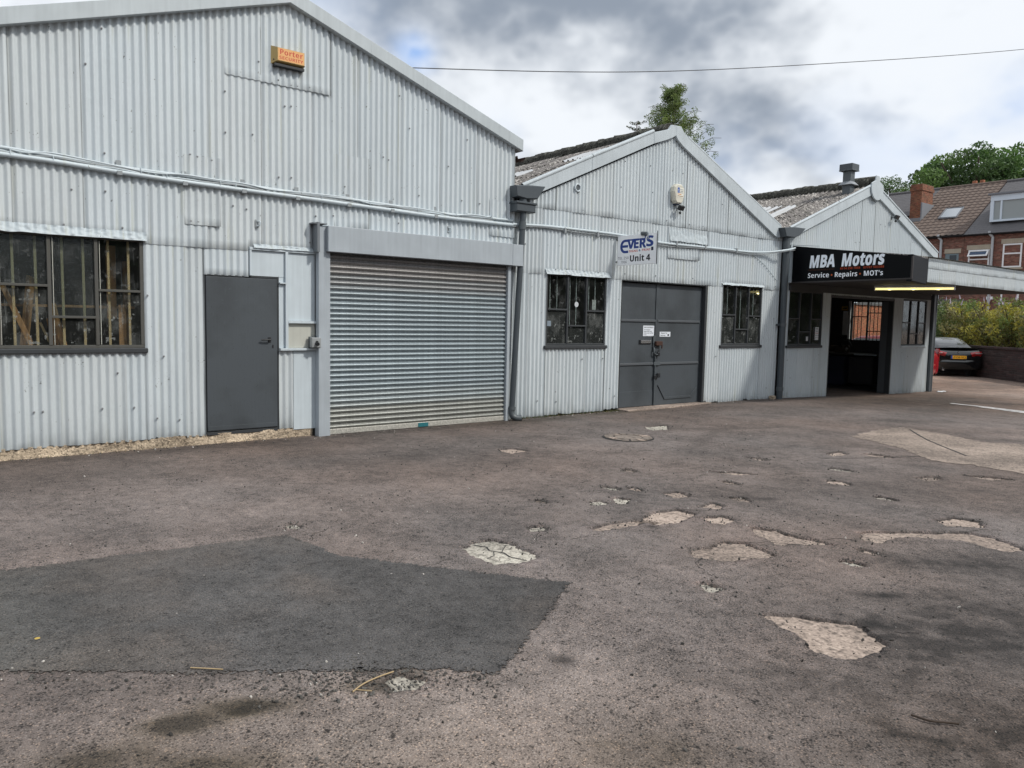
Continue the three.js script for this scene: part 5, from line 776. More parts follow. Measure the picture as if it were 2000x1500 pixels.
{
  M.manStone = std([0.30, 0.27, 0.25], 0.92, { map: concreteMap, bumpMap: concreteBump, bumpScale: 0.006 });
  const t = thing('manhole_cover', 'cracked round manhole surround set in the tarmac', 'manhole cover'), r = rng(88), cx = 7.75, cz = 2.34;
  for (let k = 0; k < 16; k++) { const a = k / 16 * 6.283, b = (k + 0.76) / 16 * 6.283, r0 = 0.19 + 0.03 * r(), r1 = 0.31 + 0.05 * r(); mk('kerb_stone', slabXZ([[cx + r0 * Math.cos(a), cz + r0 * Math.sin(a)], [cx + r1 * Math.cos(a), cz + r1 * Math.sin(a)], [cx + r1 * Math.cos(b), cz + r1 * Math.sin(b)], [cx + r0 * Math.cos(b), cz + r0 * Math.sin(b)]], 0.0, 0.010 + 0.006 * r(), 0.003), k % 4 ? M.manStone : M.concreteWarm, t); }
  mk('bed', cyl([cx, -0.006, cz], [cx, 0.005, cz], 0.345, 0.355, 30), M.black, t);
  mk('cover', cyl([cx, -0.004, cz], [cx, 0.011, cz], 0.185, 0.185, 28), M.manStone, t);
}
{ const strip = (pts, w, y) => { const g = []; for (let k = 0; k + 1 < pts.length; k++) { const a = pts[k], b = pts[k + 1]; g.push(box(-0.5, 0.5, 0, 0.0012, -w / 2, w / 2, 0).scale(Math.hypot(b[0] - a[0], b[1] - a[1]) + w, 1, 1).rotateY(-Math.atan2(b[1] - a[1], b[0] - a[0])).translate((a[0] + b[0]) / 2, y + k * 0.0001, (a[1] + b[1]) / 2)); } return g; };
  mk('crack', [...strip([[10.35, 5.62], [10.8, 5.2], [11.3, 4.75], [11.7, 4.45], [12.2, 4.1]], 0.022, 0.006)], M.black, ground); mk('crack', strip([[8.6, 4.7], [9.0, 4.95], [9.3, 5.1], [9.9, 5.35]], 0.016, 0.001), M.black, ground);}
// loose stones and grit
{
  const r = rng(555), n = 5200, one = new THREE.IcosahedronGeometry(1, 0), im = new THREE.InstancedMesh(one, std([1, 1, 1], 0.95), n), m = new THREE.Matrix4(), q = new THREE.Quaternion(), c = new THREE.Color();
  for (let k = 0; k < n; k++) { let x, z; if (k < 700) { x = 0.2 + 14.6 * r(); z = 0.03 + 0.35 * r() * r(); if (x > 4.2 && x < 7.4) z += 0.05; } else if (k > 2600) { if (k < 4000) { const P = HOLES[Math.floor(r() * HOLES.length)][0], i = Math.floor(r() * P.length), q = P[(i + 1) % P.length], t = r(), o = 0.10 * (r() + r() - 1); x = lerp(P[i][0], q[0], t) + o; z = lerp(P[i][1], q[1], t) + 0.10 * (r() + r() - 1); } else if (k < 4600) { const t = r(), e = [[0.99, 6.13, 2.05, 6.92], [-0.25, 5.2, 0.99, 6.13]][r() < 0.7 ? 0 : 1]; x = lerp(e[0], e[2], t) + 0.25 * (r() + r() - 1); z = lerp(e[1], e[3], t) + 0.18 * (r() + r() - 0.7); } else if (r() < 0.6) { x = 1.45 + 0.4 * (r() + r() - 1); z = 6.55 + 0.25 * (r() + r() - 1); } else { x = 9 * r(); z = 9 * r(); } } else { const d = 0.5 + 8.5 * Math.pow(r(), 0.8); x = r() * 9 * (0.4 + d / 9); z = 9.0 - d * 0.95; } const s = 0.0025 + 0.006 * Math.pow(r(), 3) + (k < 700 ? 0.003 * r() : 0); q.setFromEuler(new THREE.Euler(r() * 6, r() * 6, r() * 6)); m.compose(V(x, gh(x) + s * 0.4, z), q, V(s * (1 + r()), s * (0.6 + 0.4 * r()), s)); im.setMatrixAt(k, m); const l = r() < (k > 2600 ? 0.03 : 0.08) ? 0.30 + 0.25 * r() : 0.03 + 0.09 * r(); im.setColorAt(k, c.setRGB(l, l * 0.95, l * 0.88)); }
  im.name = 'grit'; scene.add(im); tag(im, 'loose grit and small stones scattered over the yard', null, null, 'stuff');
}
// sticks, straws and a leaf
{
  const straw = std([0.40, 0.30, 0.17], 0.8), dark = std([0.05, 0.035, 0.025], 0.9);
  tag(mk('stick', tube([[0.95, 0.010, 6.06], [1.0, 0.012, 6.11], [1.06, 0.010, 6.16]], 0.0032, 6, true), straw), 'short straw coloured stick at the edge of the dark tarmac repair', 'stick');
  tag(mk('stick', [tube([[1.43, 0.008, 6.68], [1.49, 0.014, 6.655], [1.58, 0.012, 6.63], [1.66, 0.010, 6.62]], 0.0034, 6, true), tube([[1.45, 0.006, 6.665], [1.50, 0.008, 6.72]], 0.0026, 6, true)], straw), 'dry forked stalk beside the small white bare patch', 'stick');
  tag(mk('twig', tube([[3.17, 0.010, 8.19], [3.18, 0.012, 8.26], [3.22, 0.010, 8.30], [3.25, 0.012, 8.34]], 0.005, 6, true), dark), 'thin dark twig on the darker tarmac at lower right', 'twig');
  const lf = new THREE.CircleGeometry(0.013, 8).scale(1, 0.6, 1).rotateX(-1.2).translate(0.45, 0.02, 5.34); tag(mk('leaf', lf, std([0.42, 0.30, 0.07], 0.7)), 'small yellow leaf on the dark tarmac repair', 'leaf');
  tag(mk('brick_rubble', [box(15.0, 15.45, -0.02, 0.02, 0.22, 0.30, 0.01).rotateY(0.02), box(14.6, 14.72, -0.03, 0.06, 0.03, 0.14, 0.02)], M.plinth), 'bits of rubble at the foot of the straight downpipe', 'rubble');
  tag(mk('rag', (() => { const g = new THREE.PlaneGeometry(0.35, 0.16, 16, 8); g.rotateX(-Math.PI / 2); const p = g.attributes.position; for (let i = 0; i < p.count; i++) p.setY(i, 0.05 * fbm(p.getX(i) * 14, p.getZ(i) * 14, 66, 3)); g.computeVertexNormals(); g.translate(22.5, -0.19, 0.3); return g; })(), M.whiteBoard), 'crumpled white rag by the corner post of the workshop', 'rag');
}
// weeds at the foot of the walls
{
  const r = rng(777), pos = [], c = []; for (let k = 0; k < 900; k++) { const x = k < 420 ? 7.6 + 1.3 * Math.pow(r(), 1.6) : k < 700 ? 9.0 + 1.0 * r() : 0.4 + 14 * r(), z = 0.02 + 0.10 * r() * r(), h = 0.012 + 0.035 * r(), a = r() * 6.28, w = 0.004; if (x > 4.1 && x < 7.45 || x > 9.95 && x < 12.5) continue; const y = gh(x); pos.push(x - w * Math.cos(a), y, z - w * Math.sin(a), x + w * Math.cos(a), y, z + w * Math.sin(a), x + 0.03 * (r() - 0.5), y + h, z + 0.03 * (r() - 0.2)); const l = 0.6 + 0.6 * r(), dry = r() < 0.4; for (let q = 0; q < 3; q++) c.push(...(dry ? [0.22 * l, 0.17 * l, 0.08 * l] : [0.07 * l, 0.10 * l, 0.03 * l])); }
  const g = new THREE.BufferGeometry(); g.setAttribute('position', new THREE.Float32BufferAttribute(pos, 3)); g.setAttribute('color', new THREE.Float32BufferAttribute(c, 3)); g.computeVertexNormals(); const m = new THREE.Mesh(g, std([1, 1, 1], 0.9, { vertexColors: true })); m.name = 'weeds'; scene.add(m); tag(m, 'sparse weeds along the foot of the walls', null, null, 'stuff');
}

// ------------------------------------------------------------------ terrace of houses behind the yard (facades face -x)
const HX = 59.05, HZ = -12.972;
const hb = (u0, u1, y0, y1, v0, v1, r = 0.01) => box(HX + v0, HX + v1, y0, y1, HZ + u0, HZ + u1, r);
const PIT = 0.634;
function tiles(name, u0, u1, v0, v1, yE, mat, parent, tileW, course, rise, vb = 0) { // interlocking tiles: rolls across, steps down the slope
  const pos = [], uv = [], idx = [], nu = Math.ceil((u1 - u0) / tileW * 6), L = (v1 - v0), nr = Math.ceil(L / course), rows = []; for (let k = 0; k < nr; k++) { rows.push([v0 + k * course, rise], [v0 + (k + 0.98) * course, 0]); }
  for (const [v, lift] of rows) for (let i = 0; i <= nu; i++) { const u = u0 + (u1 - u0) * i / nu, roll = rise * 0.9 * Math.pow(0.5 + 0.5 * Math.cos(2 * Math.PI * u / tileW), 2); pos.push(HX + v, yE + (v - vb) * PIT + lift + roll, HZ + u); uv.push(u, v); }
  const w = nu + 1; for (let j = 0; j + 1 < rows.length; j++) for (let i = 0; i < nu; i++) { const k = j * w + i; idx.push(k, k + 1, k + w + 1, k, k + w + 1, k + w); }
  const g = new THREE.BufferGeometry(); g.setAttribute('position', new THREE.Float32BufferAttribute(pos, 3)); g.setAttribute('uv', new THREE.Float32BufferAttribute(uv, 2)); g.setIndex(idx); const q = g.toNonIndexed(); q.computeVertexNormals(); const m = new THREE.Mesh(q, mat); m.name = name; m.castShadow = m.receiveShadow = true; parent.add(m); return m;
}
M.tileBrown = std([0.145, 0.108, 0.090], 0.85, { map: grimeMap }); M.slate = std([0.115, 0.110, 0.115], 0.7, { map: grimeMap }); M.lead = std([0.17, 0.18, 0.20], 0.6);
function houseWindow(h, u0, u1, y0, y1, o = {}) {
  const w = new THREE.Group(); w.name = 'window'; if (o.label) w.userData.label = o.label; h.add(w); const f = 0.10, d = -0.02;
  mk('frame', [hb(u0, u1, y1 - f, y1, d - 0.03, 0.06), hb(u0, u1, y0, y0 + f, d - 0.03, 0.06), hb(u0, u0 + f, y0 + f, y1 - f, d - 0.028, 0.06), hb(u1 - f, u1, y0 + f, y1 - f, d - 0.028, 0.06), ...(o.mid ? [hb(u0 + f, u1 - f, o.mid - f / 2, o.mid + f / 2, d - 0.025, 0.06)] : [])], M.upvc, w);
  mk('pane', hb(u0 + f, u1 - f, y0 + f, o.mid ? o.mid - f / 2 : y1 - f, 0.02, 0.03, 0), M.houseGlass, w); if (o.mid && !o.open) mk('pane', hb(u0 + f, u1 - f, o.mid + f / 2, y1 - f, 0.02, 0.03, 0), o.blind ? std([0.34, 0.36, 0.33], 0.35) : M.houseGlass, w);
  if (o.open) { const a = new THREE.Group(); a.name = 'open_casement'; w.add(a); const hgt = y1 - f - (o.mid + f / 2); const g = [box(-0.03, 0.03, -hgt, -hgt + f, 0, u1 - u0 - f), box(-0.03, 0.03, -f, 0, 0, u1 - u0 - f), box(-0.028, 0.03, -hgt + f, -f, 0, f), box(-0.028, 0.03, -hgt + f, -f, u1 - u0 - f * 2, u1 - u0 - f)].map((x) => x.rotateZ(-0.62).translate(HX - 0.06, y1 - f * 0.5, HZ + u0 + f / 2)); mk('sash', g, M.upvc, w); mk('pane', box(-0.006, 0.006, -hgt + f, -f, f, u1 - u0 - 2 * f, 0).rotateZ(-0.62).translate(HX - 0.06, y1 - f * 0.5, HZ + u0 + f / 2), std([0.04, 0.07, 0.13], 0.08), w); w.remove(a); mk('dark_opening', hb(u0 + f, u1 - f, o.mid + f / 2, y1 - f, 0.06, 0.07, 0), M.black, w); }
  mk('lintel', hb(u0 - 0.13, u1 + 0.13, y1 + 0.02, y1 + 0.34, -0.03, 0.05), M.stone, h); mk('sill', hb(u0 - 0.1, u1 + 0.1, y0 - 0.13, y0 - 0.01, -0.10, 0.05), M.stone, h); return w;
}
const gutterPipe = (h, u, y0, y1) => { mk('drainpipe', [cyl([HX - 0.12, y0, HZ + u], [HX - 0.12, y1 - 0.5, HZ + u], 0.085), tube([[HX - 0.12, y1 - 0.55, HZ + u], [HX - 0.12, y1 - 0.42, HZ + u], [HX - 0.25, y1 - 0.15, HZ + u - 0.18], [HX - 0.25, y1, HZ + u - 0.18]], 0.085, 10, true)], std([0.42, 0.44, 0.46], 0.5), h); };
function terraceHouse(label, u0, u1, roofMat, o = {}) {
  const h = thing('terraced_house', label, 'house'), v0 = o.set || 0, vr = 6.95, yE = 8.33, y0 = -1;
  mk('wall', [hb(u0, u1, y0, yE + v0 * PIT - 0.02, v0, v0 + 0.3, 0)], M.brickRed, h);
  const gable = (u) => { const s = new THREE.Shape([[v0 + 0.3, y0], [2 * vr, y0], [2 * vr, yE], [vr, yE + vr * PIT - 0.12], [v0 + 0.3, yE + (v0 + 0.3) * PIT - 0.12]].map((p) => new THREE.Vector2(p[0], p[1]))); return new THREE.ExtrudeGeometry(s, { depth: 0.25, bevelEnabled: false }).translate(HX, 0, HZ + u); };
  mk('gable_wall', gable(u0), M.brickRed, h); mk('gable_wall', gable(u1 - 0.25), M.brickRed, h);
  tiles('roof', u0, u1, v0 - 0.28, vr, yE, roofMat, h, o.tileW || 0.40, o.course || 0.41, o.rise || 0.05);
  mk('back_roof', (() => { const g = new THREE.BoxGeometry(Math.hypot(vr, vr * PIT) + 0.2, 0.06, u1 - u0); g.rotateZ(-Math.atan(PIT)); g.translate(HX + vr * 1.5, yE + vr * PIT / 2, HZ + (u0 + u1) / 2); return g; })(), roofMat, h);
  for (let u = u0; u < u1 - 0.05; u += 0.45) mk('ridge_tile', cyl([HX + vr, yE + vr * PIT + 0.02, HZ + u], [HX + vr, yE + vr * PIT + 0.02, HZ + Math.min(u1, u + 0.44)], 0.13, 0.13, 8), roofMat, h);
  mk('gutter', [new THREE.CylinderGeometry(0.08, 0.08, u1 - u0, 10, 1, true, 0, Math.PI).rotateX(Math.PI / 2).rotateZ(-Math.PI / 2 * 1).translate(HX + v0 - 0.30, yE + (v0 - 0.28) * PIT, HZ + (u0 + u1) / 2), hb(u0, u1, yE + v0 * PIT - 0.28, yE + v0 * PIT - 0.10, v0 - 0.10, v0 - 0.01)], M.blackMetal, h);
  return h;
}
{
  const a = terraceHouse('left terraced house with a plain grey slate roof', -9.75, -5.62, M.slate, { set: 3.4, tileW: 0.25, course: 0.26, rise: 0.012 });
  const b = terraceHouse('middle terraced house with brown tiled roof, skylight and brick chimney', -5.6, -0.86, M.tileBrown);
  const c = terraceHouse('right terraced house with a white dormer window in slate roof', -0.84, 8.0, M.slate, { tileW: 0.25, course: 0.26, rise: 0.010 });
  const flue = (x, z) => cyl([x, 12.55, z], [x, 12.9, z], 0.13, 0.11);
  M.brickChimney = std([0.55, 0.60, 0.64], 0.92, { map: brickOrange, bumpMap: brickOrangeB, bumpScale: 0.012 }); const ch = new THREE.Group(); ch.name = 'chimney'; b.add(ch);
  mk('stack', hb(-5.86, -5.02, 9.0, 12.05, 2.35, 4.25, 0.01), M.brickChimney, ch); mk('corbel', [hb(-5.92, -4.96, 12.05, 12.28, 2.29, 4.31), hb(-5.88, -5.0, 12.28, 12.55, 2.33, 4.27)], M.brickChimney, ch); mk('lead_skirt', hb(-4.99, -4.88, 9.6, 11.1, 2.2, 4.3), M.lead, ch); mk('lead_skirt', hb(-5.95, -4.9, 9.55, 9.95, 2.1, 2.34), M.lead, ch);
  for (const u of [-3.3, -2.75]) mk('chimney_pot', cyl([HX + 7.4, 12.5, HZ + u], [HX + 7.4, 13.15, HZ + u], 0.2, 0.17), M.brickOrange, b);
  // skylight
  const sk = new THREE.Group(); sk.name = 'skylight'; b.add(sk); const P = (u, v, l) => [HX + v, 8.33 + v * PIT + l, HZ + u];
  mk('pane', quad(P(-3.5, 2.12, 0.16), P(-2.38, 2.08, 0.16), P(-2.46, 3.34, 0.16), P(-3.55, 3.36, 0.16)), std([0.55, 0.58, 0.60], 0.05, { metalness: 0.85 }), sk); mk('frame', [bar(P(-3.56, 2.05, 0.14), P(-3.6, 3.42, 0.14), 0.1, 0.08), bar(P(-2.32, 2.02, 0.14), P(-2.41, 3.41, 0.14), 0.1, 0.08), bar(P(-3.6, 2.04, 0.14), P(-2.3, 2.0, 0.14), 0.1, 0.08), bar(P(-3.62, 3.42, 0.14), P(-2.39, 3.41, 0.14), 0.1, 0.08)], M.lead, sk);
  gutterPipe(b, -2.35, 0, 8.3); gutterPipe(c, 1.0, 0, 8.3);
  // small window with a grey panel, open casement, sash window
  { const w = new THREE.Group(); w.name = 'window'; b.add(w); mk('frame', hb(-2.06, -1.15, 5.6, 6.9, -0.01, 0.04), std([0.14, 0.19, 0.21], 0.5), w); mk('pane', hb(-1.75, -1.3, 6.35, 6.8, -0.02, -0.012, 0), M.houseGlass, w); mk('lintel', hb(-2.12, -1.02, 6.92, 7.24, -0.04, 0.05), M.stone, b); }
  houseWindow(c, -0.52, 0.84, 5.75, 7.08, { mid: 6.42, open: true, label: 'white window with its top casement propped open' }); houseWindow(c, 1.64, 2.80, 5.78, 7.38, { mid: 6.72, blind: true }); houseWindow(c, 1.70, 2.80, 3.30, 4.9, { mid: 4.25 }); houseWindow(c, 4.2, 5.4, 5.78, 7.38, { mid: 6.72 });
  mk('flue_plate', hb(0.86, 1.25, 3.62, 3.82, -0.16, 0.02), M.upvc, c);
  // dormer
  const d = new THREE.Group(); d.name = 'dormer'; c.add(d); const v = 0.75, u0 = 0.42, u1 = 4.6, y0 = 9.02, y1 = 10.86;
  mk('frame', [hb(u0, u1, y1 - 0.42, y1, v - 0.1, v + 0.1), hb(u0, u1, y0, y0 + 0.13, v - 0.1, v + 0.1), hb(u0, u0 + 0.22, y0 + 0.13, y1 - 0.42, v - 0.1, v + 0.1), hb(u0 + 0.62, u0 + 0.74, y0 + 0.13, y1 - 0.42, v - 0.08, v + 0.1), hb(u0 + 2.3, u0 + 2.42, y0 + 0.13, y1 - 0.42, v - 0.08, v + 0.1)], std([0.62, 0.70, 0.78], 0.4), d);
  for (const [p, q] of [[u0 + 0.22, u0 + 0.62], [u0 + 0.74, u0 + 2.3], [u0 + 2.42, u1]]) mk('pane', hb(p, q, y0 + 0.13, y1 - 0.42, v, v + 0.02, 0), std([0.30, 0.33, 0.33], 0.12), d);
  mk('cheek', [hb(u0, u0 + 0.1, 8.9, y1, v + 0.1, 3.6, 0)], M.slate, d); mk('dormer_roof', hb(u0 - 0.15, u1, y1, y1 + 0.12, v - 0.25, 4.0), M.lead, d);
}
// orange brick and pale buildings far beyond, seen through the workshop window
{
  const b = thing('brick_building', 'orange brick building seen through the workshop window', 'building'); const at = (d, z0, z1, y0, y1, w = 0.3) => box(d, d + w, y0, y1, z0, z1, 0.01);
  mk('wall', box(49, 53.5, -1, 3.0, -17.9, -16.2, 0), M.brickOrange, b); mk('roof', box(48.9, 53.6, 3.0, 3.12, -18.0, -16.1), M.slate, b);
  const p = thing('rendered_building', 'pale rendered building with dark windows behind the orange brick one', 'building'); mk('wall', box(55.5, 58.0, -1, 3.4, -19.5, -13.2, 0), std([0.45, 0.47, 0.47], 0.9), p); mk('roof', box(55.4, 58.1, 3.4, 3.55, -19.6, -13.1), M.slate, p); for (const z of [-18.6, -17.4, -16.2, -15.2, -14.2]) for (const y of [0.6, 2.0]) mk('window', box(55.44, 55.52, y, y + 0.9, z - 0.3, z + 0.3), M.houseGlass, p);
}

// ------------------------------------------------------------------ boundary wall
{
  const w = thing('boundary_wall', 'low dark brick wall behind the parked black car', 'wall'); const a = V(37.14, 0, -8.65), b = V(27.24, 0, 2.6), d = b.clone().sub(a), L = d.length(), ang = Math.atan2(-d.z, d.x);
  const put = (g) => g.rotateY(ang).translate(a.x, 0, a.z); mk('brickwork', put(box(0, L, -0.4, 0.88, -0.12, 0.12, 0.006)), M.brickDark, w); for (let x = 0; x < L; x += 0.9) mk('coping_stone', put(box(x + 0.004, Math.min(L, x + 0.896), 0.88, 0.965, -0.16, 0.16, 0.012)), M.brickDark, w);
}

// ------------------------------------------------------------------ cars
function loft(sections, close = true) { // sections: arrays of [x, y, z] rings with equal counts
  const pos = [], idx = [], n = sections[0].length; for (const s of sections) for (const p of s) pos.push(...p);
  for (let j = 0; j + 1 < sections.length; j++) for (let i = 0; i + 1 < n; i++) { const k = j * n + i; idx.push(k, k + n, k + n + 1, k, k + n + 1, k + 1); }
  if (close) for (const j of [0, sections.length - 1]) { const c = sections[j].reduce((a, p) => [a[0] + p[0] / n, a[1] + p[1] / n, a[2] + p[2] / n], [0, 0, 0]), m = pos.length / 3; pos.push(...c); for (let i = 0; i + 1 < n; i++) idx.push(m, j * n + i, j * n + i + 1); }
  const g = new THREE.BufferGeometry(); g.setAttribute('position', new THREE.Float32BufferAttribute(pos, 3)); g.setIndex(idx); g.computeVertexNormals(); return g;
}
// car built with its rear at x = 0, nose along +x, left side at -z
function car(name, label, paint, o) {
  const t = thing(name, label, 'car'), W = o.w / 2;
  const st = [[0.0, 0.82, 0.30, 0.86], [0.05, 0.93, 0.27, 0.92], [0.18, 0.98, 0.24, o.deck], [0.5, 1.0, 0.22, o.deck + 0.03], [1.0, 1.0, 0.2, o.belt], [1.8, 1.0, 0.2, o.belt - 0.02], [2.9, 1.0, 0.2, o.belt - 0.06], [3.5, 0.99, 0.2, 0.80], [4.0, 0.95, 0.22, 0.72], [4.22, 0.86, 0.28, 0.64], [4.3, 0.7, 0.34, 0.56]].map(([x, w, lo, hi]) => [x * o.l / 4.3, w * W, lo, hi]);
  const ring = ([x, w, lo, hi]) => { const s = [[0.78, lo], [0.93, lo + 0.06], [0.99, lo + (hi - lo) * 0.30], [1.0, lo + (hi - lo) * 0.42], [0.995, lo + (hi - lo) * 0.62], [0.965, lo + (hi - lo) * 0.86], [0.92, hi - 0.02], [0.85, hi + 0.0], [0.5, hi + 0.018], [0, hi + 0.025]]; return [...s.map(([a, y]) => [x, y, -a * w]), ...s.slice(0, -1).reverse().map(([a, y]) => [x, y, a * w])]; };
  mk('body', loft(st.map(ring)), paint, t);
  const gst = o.cabin, gr = ([x, y, w, yb, wb]) => [[x, yb, -wb], [x, yb + (y - yb) * 0.55, -lerp(wb, w, 0.55)], [x, y - 0.03, -w], [x, y, -w * 0.9], [x, y + 0.015, 0], [x, y, w * 0.9], [x, y - 0.03, w], [x, yb + (y - yb) * 0.55, lerp(wb, w, 0.55)], [x, yb, wb]];
  mk('cabin', loft(gst.map(gr)), paint, t);
  const [r0, r1] = o.rearGlass; const gl = new THREE.MeshPhysicalMaterial({ color: col(0.03, 0.035, 0.04), roughness: 0.03, clearcoat: 1, clearcoatRoughness: 0.02 });
  mk('rear_window', (() => { const n = V(-(r1[1] - r0[1]), r1[0] - r0[0], 0).normalize().multiplyScalar(0.014); const s = []; for (let j = 0; j <= 4; j++) { const row = []; for (let i = 0; i <= 8; i++) { const u = i / 4 - 1, q = j / 4; row.push([lerp(r0[0], r1[0], q) + n.x + 0.05 * u * u, lerp(r0[1], r1[1], q) + n.y - 0.02 * u * u, u * lerp(r0[2], r1[2], q)]); } s.push(row); } return loft(s, false); })(), gl, t);
  for (const s of [-1, 1]) mk('side_window', (() => { const g = new THREE.BufferGeometry(), q = o.side.map(([x, y, w]) => [x, y, s * (w + 0.012)]); const p = []; for (let k = 1; k + 1 < q.length; k++) p.push(...q[0], ...q[k], ...q[k + 1]); g.setAttribute('position', new THREE.Float32BufferAttribute(p, 3)); g.computeVertexNormals(); return g; })(), gl, t);
  for (const x of [0.86 * o.l / 4.3, 3.5 * o.l / 4.3]) for (const s of [-1, 1]) { const w = new THREE.Group(); w.name = 'wheel'; t.add(w); mk('tyre', new THREE.TorusGeometry(0.235, 0.085, 10, 24).scale(1, 1, 1.25).translate(x, 0.32, s * (W - 0.11)), M.black, w); mk('rim', [cyl([x, 0.32, s * (W - 0.12)], [x, 0.32, s * (W - 0.035)], 0.19, 0.17, 18)], M.chrome, w); mk('arch_gap', cyl([x, 0.33, s * (W - 0.20)], [x, 0.33, s * (W + 0.004)], 0.345, 0.345, 22), M.black, w); }
  const red = new THREE.MeshPhysicalMaterial({ color: col(0.30, 0.012, 0.014), roughness: 0.12, clearcoat: 1 });
  for (const s of [-1, 1]) mk('tail_light', o.tail(s), red, t); for (const s of [-1, 1]) if (o.tailStripe) mk('tail_light_strip', o.tailStripe(s), std([0.55, 0.40, 0.40], 0.15), t);
  mk('bumper', loft([0, 1, 2, 3, 4].map((k) => { const y = [0.27, 0.34, 0.52, 0.60, 0.62][k], off = [0.0, 0.05, 0.075, 0.06, 0.0][k], row = []; for (let i = 0; i <= 12; i++) { const u = i / 6 - 1; row.push([0.03 - off + 0.20 * Math.pow(Math.abs(u), 4), y, u * W * 1.0]); } return row; }), false), paint, t);
  if (o.plate) { print('number_plate', quad([-0.052, 0.66, -0.26], [-0.052, 0.66, 0.26], [-0.040, 0.775, 0.26], [-0.040, 0.775, -0.26]), printed(canvasTex(256, 64, (x) => { x.fillStyle = '#e0a010'; x.fillRect(0, 0, 256, 64); x.fillStyle = '#1b3f94'; x.fillRect(0, 0, 24, 64); x.fillStyle = '#20180a'; fit(x, o.plate, `bold 52px ${F}`, 36, 51, 208); }), 0.4), t); mk('plate_surround', box(-0.039, 0.05, 0.63, 0.80, -0.29, 0.29, 0.006), M.blackMetal, t); mk('boot_badge', cyl([-0.03, 0.90, 0], [0.05, 0.90, 0], 0.035), M.chrome, t); mk('exhaust', cyl([-0.04, 0.25, -0.5], [0.1, 0.25, -0.5], 0.035), M.chrome, t); mk('spoiler', loft([[0.10, o.deck + 0.055], [0.06, o.deck + 0.075], [0.16, o.deck + 0.08], [0.34, o.deck + 0.05]].map(([x, y]) => { const r = []; for (let i = 0; i <= 12; i++) { const u = i / 6 - 1; r.push([x + 0.16 * u * u, y - 0.03 * u * u, u * W * 0.88]); } return r; }), false), paint, t); }
  return t;
}
{
  const black = new THREE.MeshPhysicalMaterial({ color: col(0.006, 0.007, 0.008), roughness: 0.18, clearcoat: 1, clearcoatRoughness: 0.04, side: THREE.DoubleSide }), redP = new THREE.MeshPhysicalMaterial({ color: col(0.33, 0.012, 0.02), roughness: 0.2, clearcoat: 1, clearcoatRoughness: 0.04, side: THREE.DoubleSide });
  const c = car('parked_car', 'black coupe parked with its boot towards the yard', black, { w: 1.78, l: 4.34, deck: 1.00, belt: 0.98, cabin: [[0.30, 1.04, 0.60, 0.95, 0.74], [0.62, 1.19, 0.56, 0.96, 0.77], [1.0, 1.33, 0.54, 0.96, 0.79], [1.5, 1.42, 0.53, 0.96, 0.80], [2.0, 1.43, 0.53, 0.95, 0.80], [2.5, 1.36, 0.55, 0.93, 0.79], [3.0, 1.10, 0.62, 0.90, 0.77], [3.25, 0.93, 0.66, 0.85, 0.74]], rearGlass: [[0.36, 1.07, 0.58], [1.28, 1.395, 0.50]], side: [[0.8, 1.05, 0.735], [2.9, 1.02, 0.725], [2.4, 1.34, 0.565], [1.2, 1.34, 0.56]],
    tail: (s) => loft([[0, 0.76], [1, 0.83], [2, 0.90], [3, 0.935]].map(([k, y]) => { const r = []; for (let i = 0; i <= 8; i++) { const u = 0.52 + 0.085 * k * -0.3 + (0.98 - 0.52) * i / 8; const q = Math.min(1.0, u); r.push([-0.022 + 0.05 * (q > 0.8 ? (q - 0.8) / 0.2 : 0) + 0.16 * Math.max(0, q - 0.88) / 0.12 + (k === 0 || k === 3 ? 0.03 : 0), y - (q < 0.7 ? (0.7 - q) * 0.2 : 0), s * q * 0.89]); } return r; }), false),
    tailStripe: (s) => loft([0.855, 0.885].map((y) => { const r = []; for (let i = 0; i <= 6; i++) { const q = 0.62 + 0.34 * i / 6; r.push([-0.030 + 0.05 * (q > 0.8 ? (q - 0.8) / 0.2 : 0) + 0.16 * Math.max(0, q - 0.88) / 0.12, y, s * q * 0.895]); } return r; }), false), plate: 'GV56 VCJ' });
  c.position.set(30.2, -0.18, -2.35); c.rotation.y = 0.74;
  const d = car('parked_car', 'red hatchback mostly hidden behind the corner of the workshop', redP, { w: 1.72, l: 3.9, deck: 1.02, belt: 1.0, cabin: [[0.12, 1.10, 0.60, 0.95, 0.74], [0.30, 1.36, 0.55, 0.96, 0.77], [0.6, 1.45, 0.54, 0.97, 0.78], [1.4, 1.48, 0.54, 0.97, 0.78], [2.0, 1.45, 0.55, 0.96, 0.78], [2.6, 1.20, 0.6, 0.92, 0.76], [2.95, 0.96, 0.64, 0.88, 0.72]], rearGlass: [[0.10, 1.08, 0.56], [0.33, 1.39, 0.5]], side: [[0.5, 1.05, 0.745], [2.6, 1.02, 0.74], [2.1, 1.38, 0.575], [0.65, 1.38, 0.57]],
    tail: (s) => loft([0.70, 0.80, 0.95, 1.10].map((y) => { const r = []; for (let i = 0; i <= 6; i++) { const q = 0.78 + 0.21 * i / 6; r.push([0.0 + 0.18 * Math.max(0, q - 0.86) / 0.13, y, s * q * 0.86]); } return r; }), false), plate: '' });
  d.position.set(25.36, -0.18, -1.3); d.rotation.y = Math.PI / 2;
}

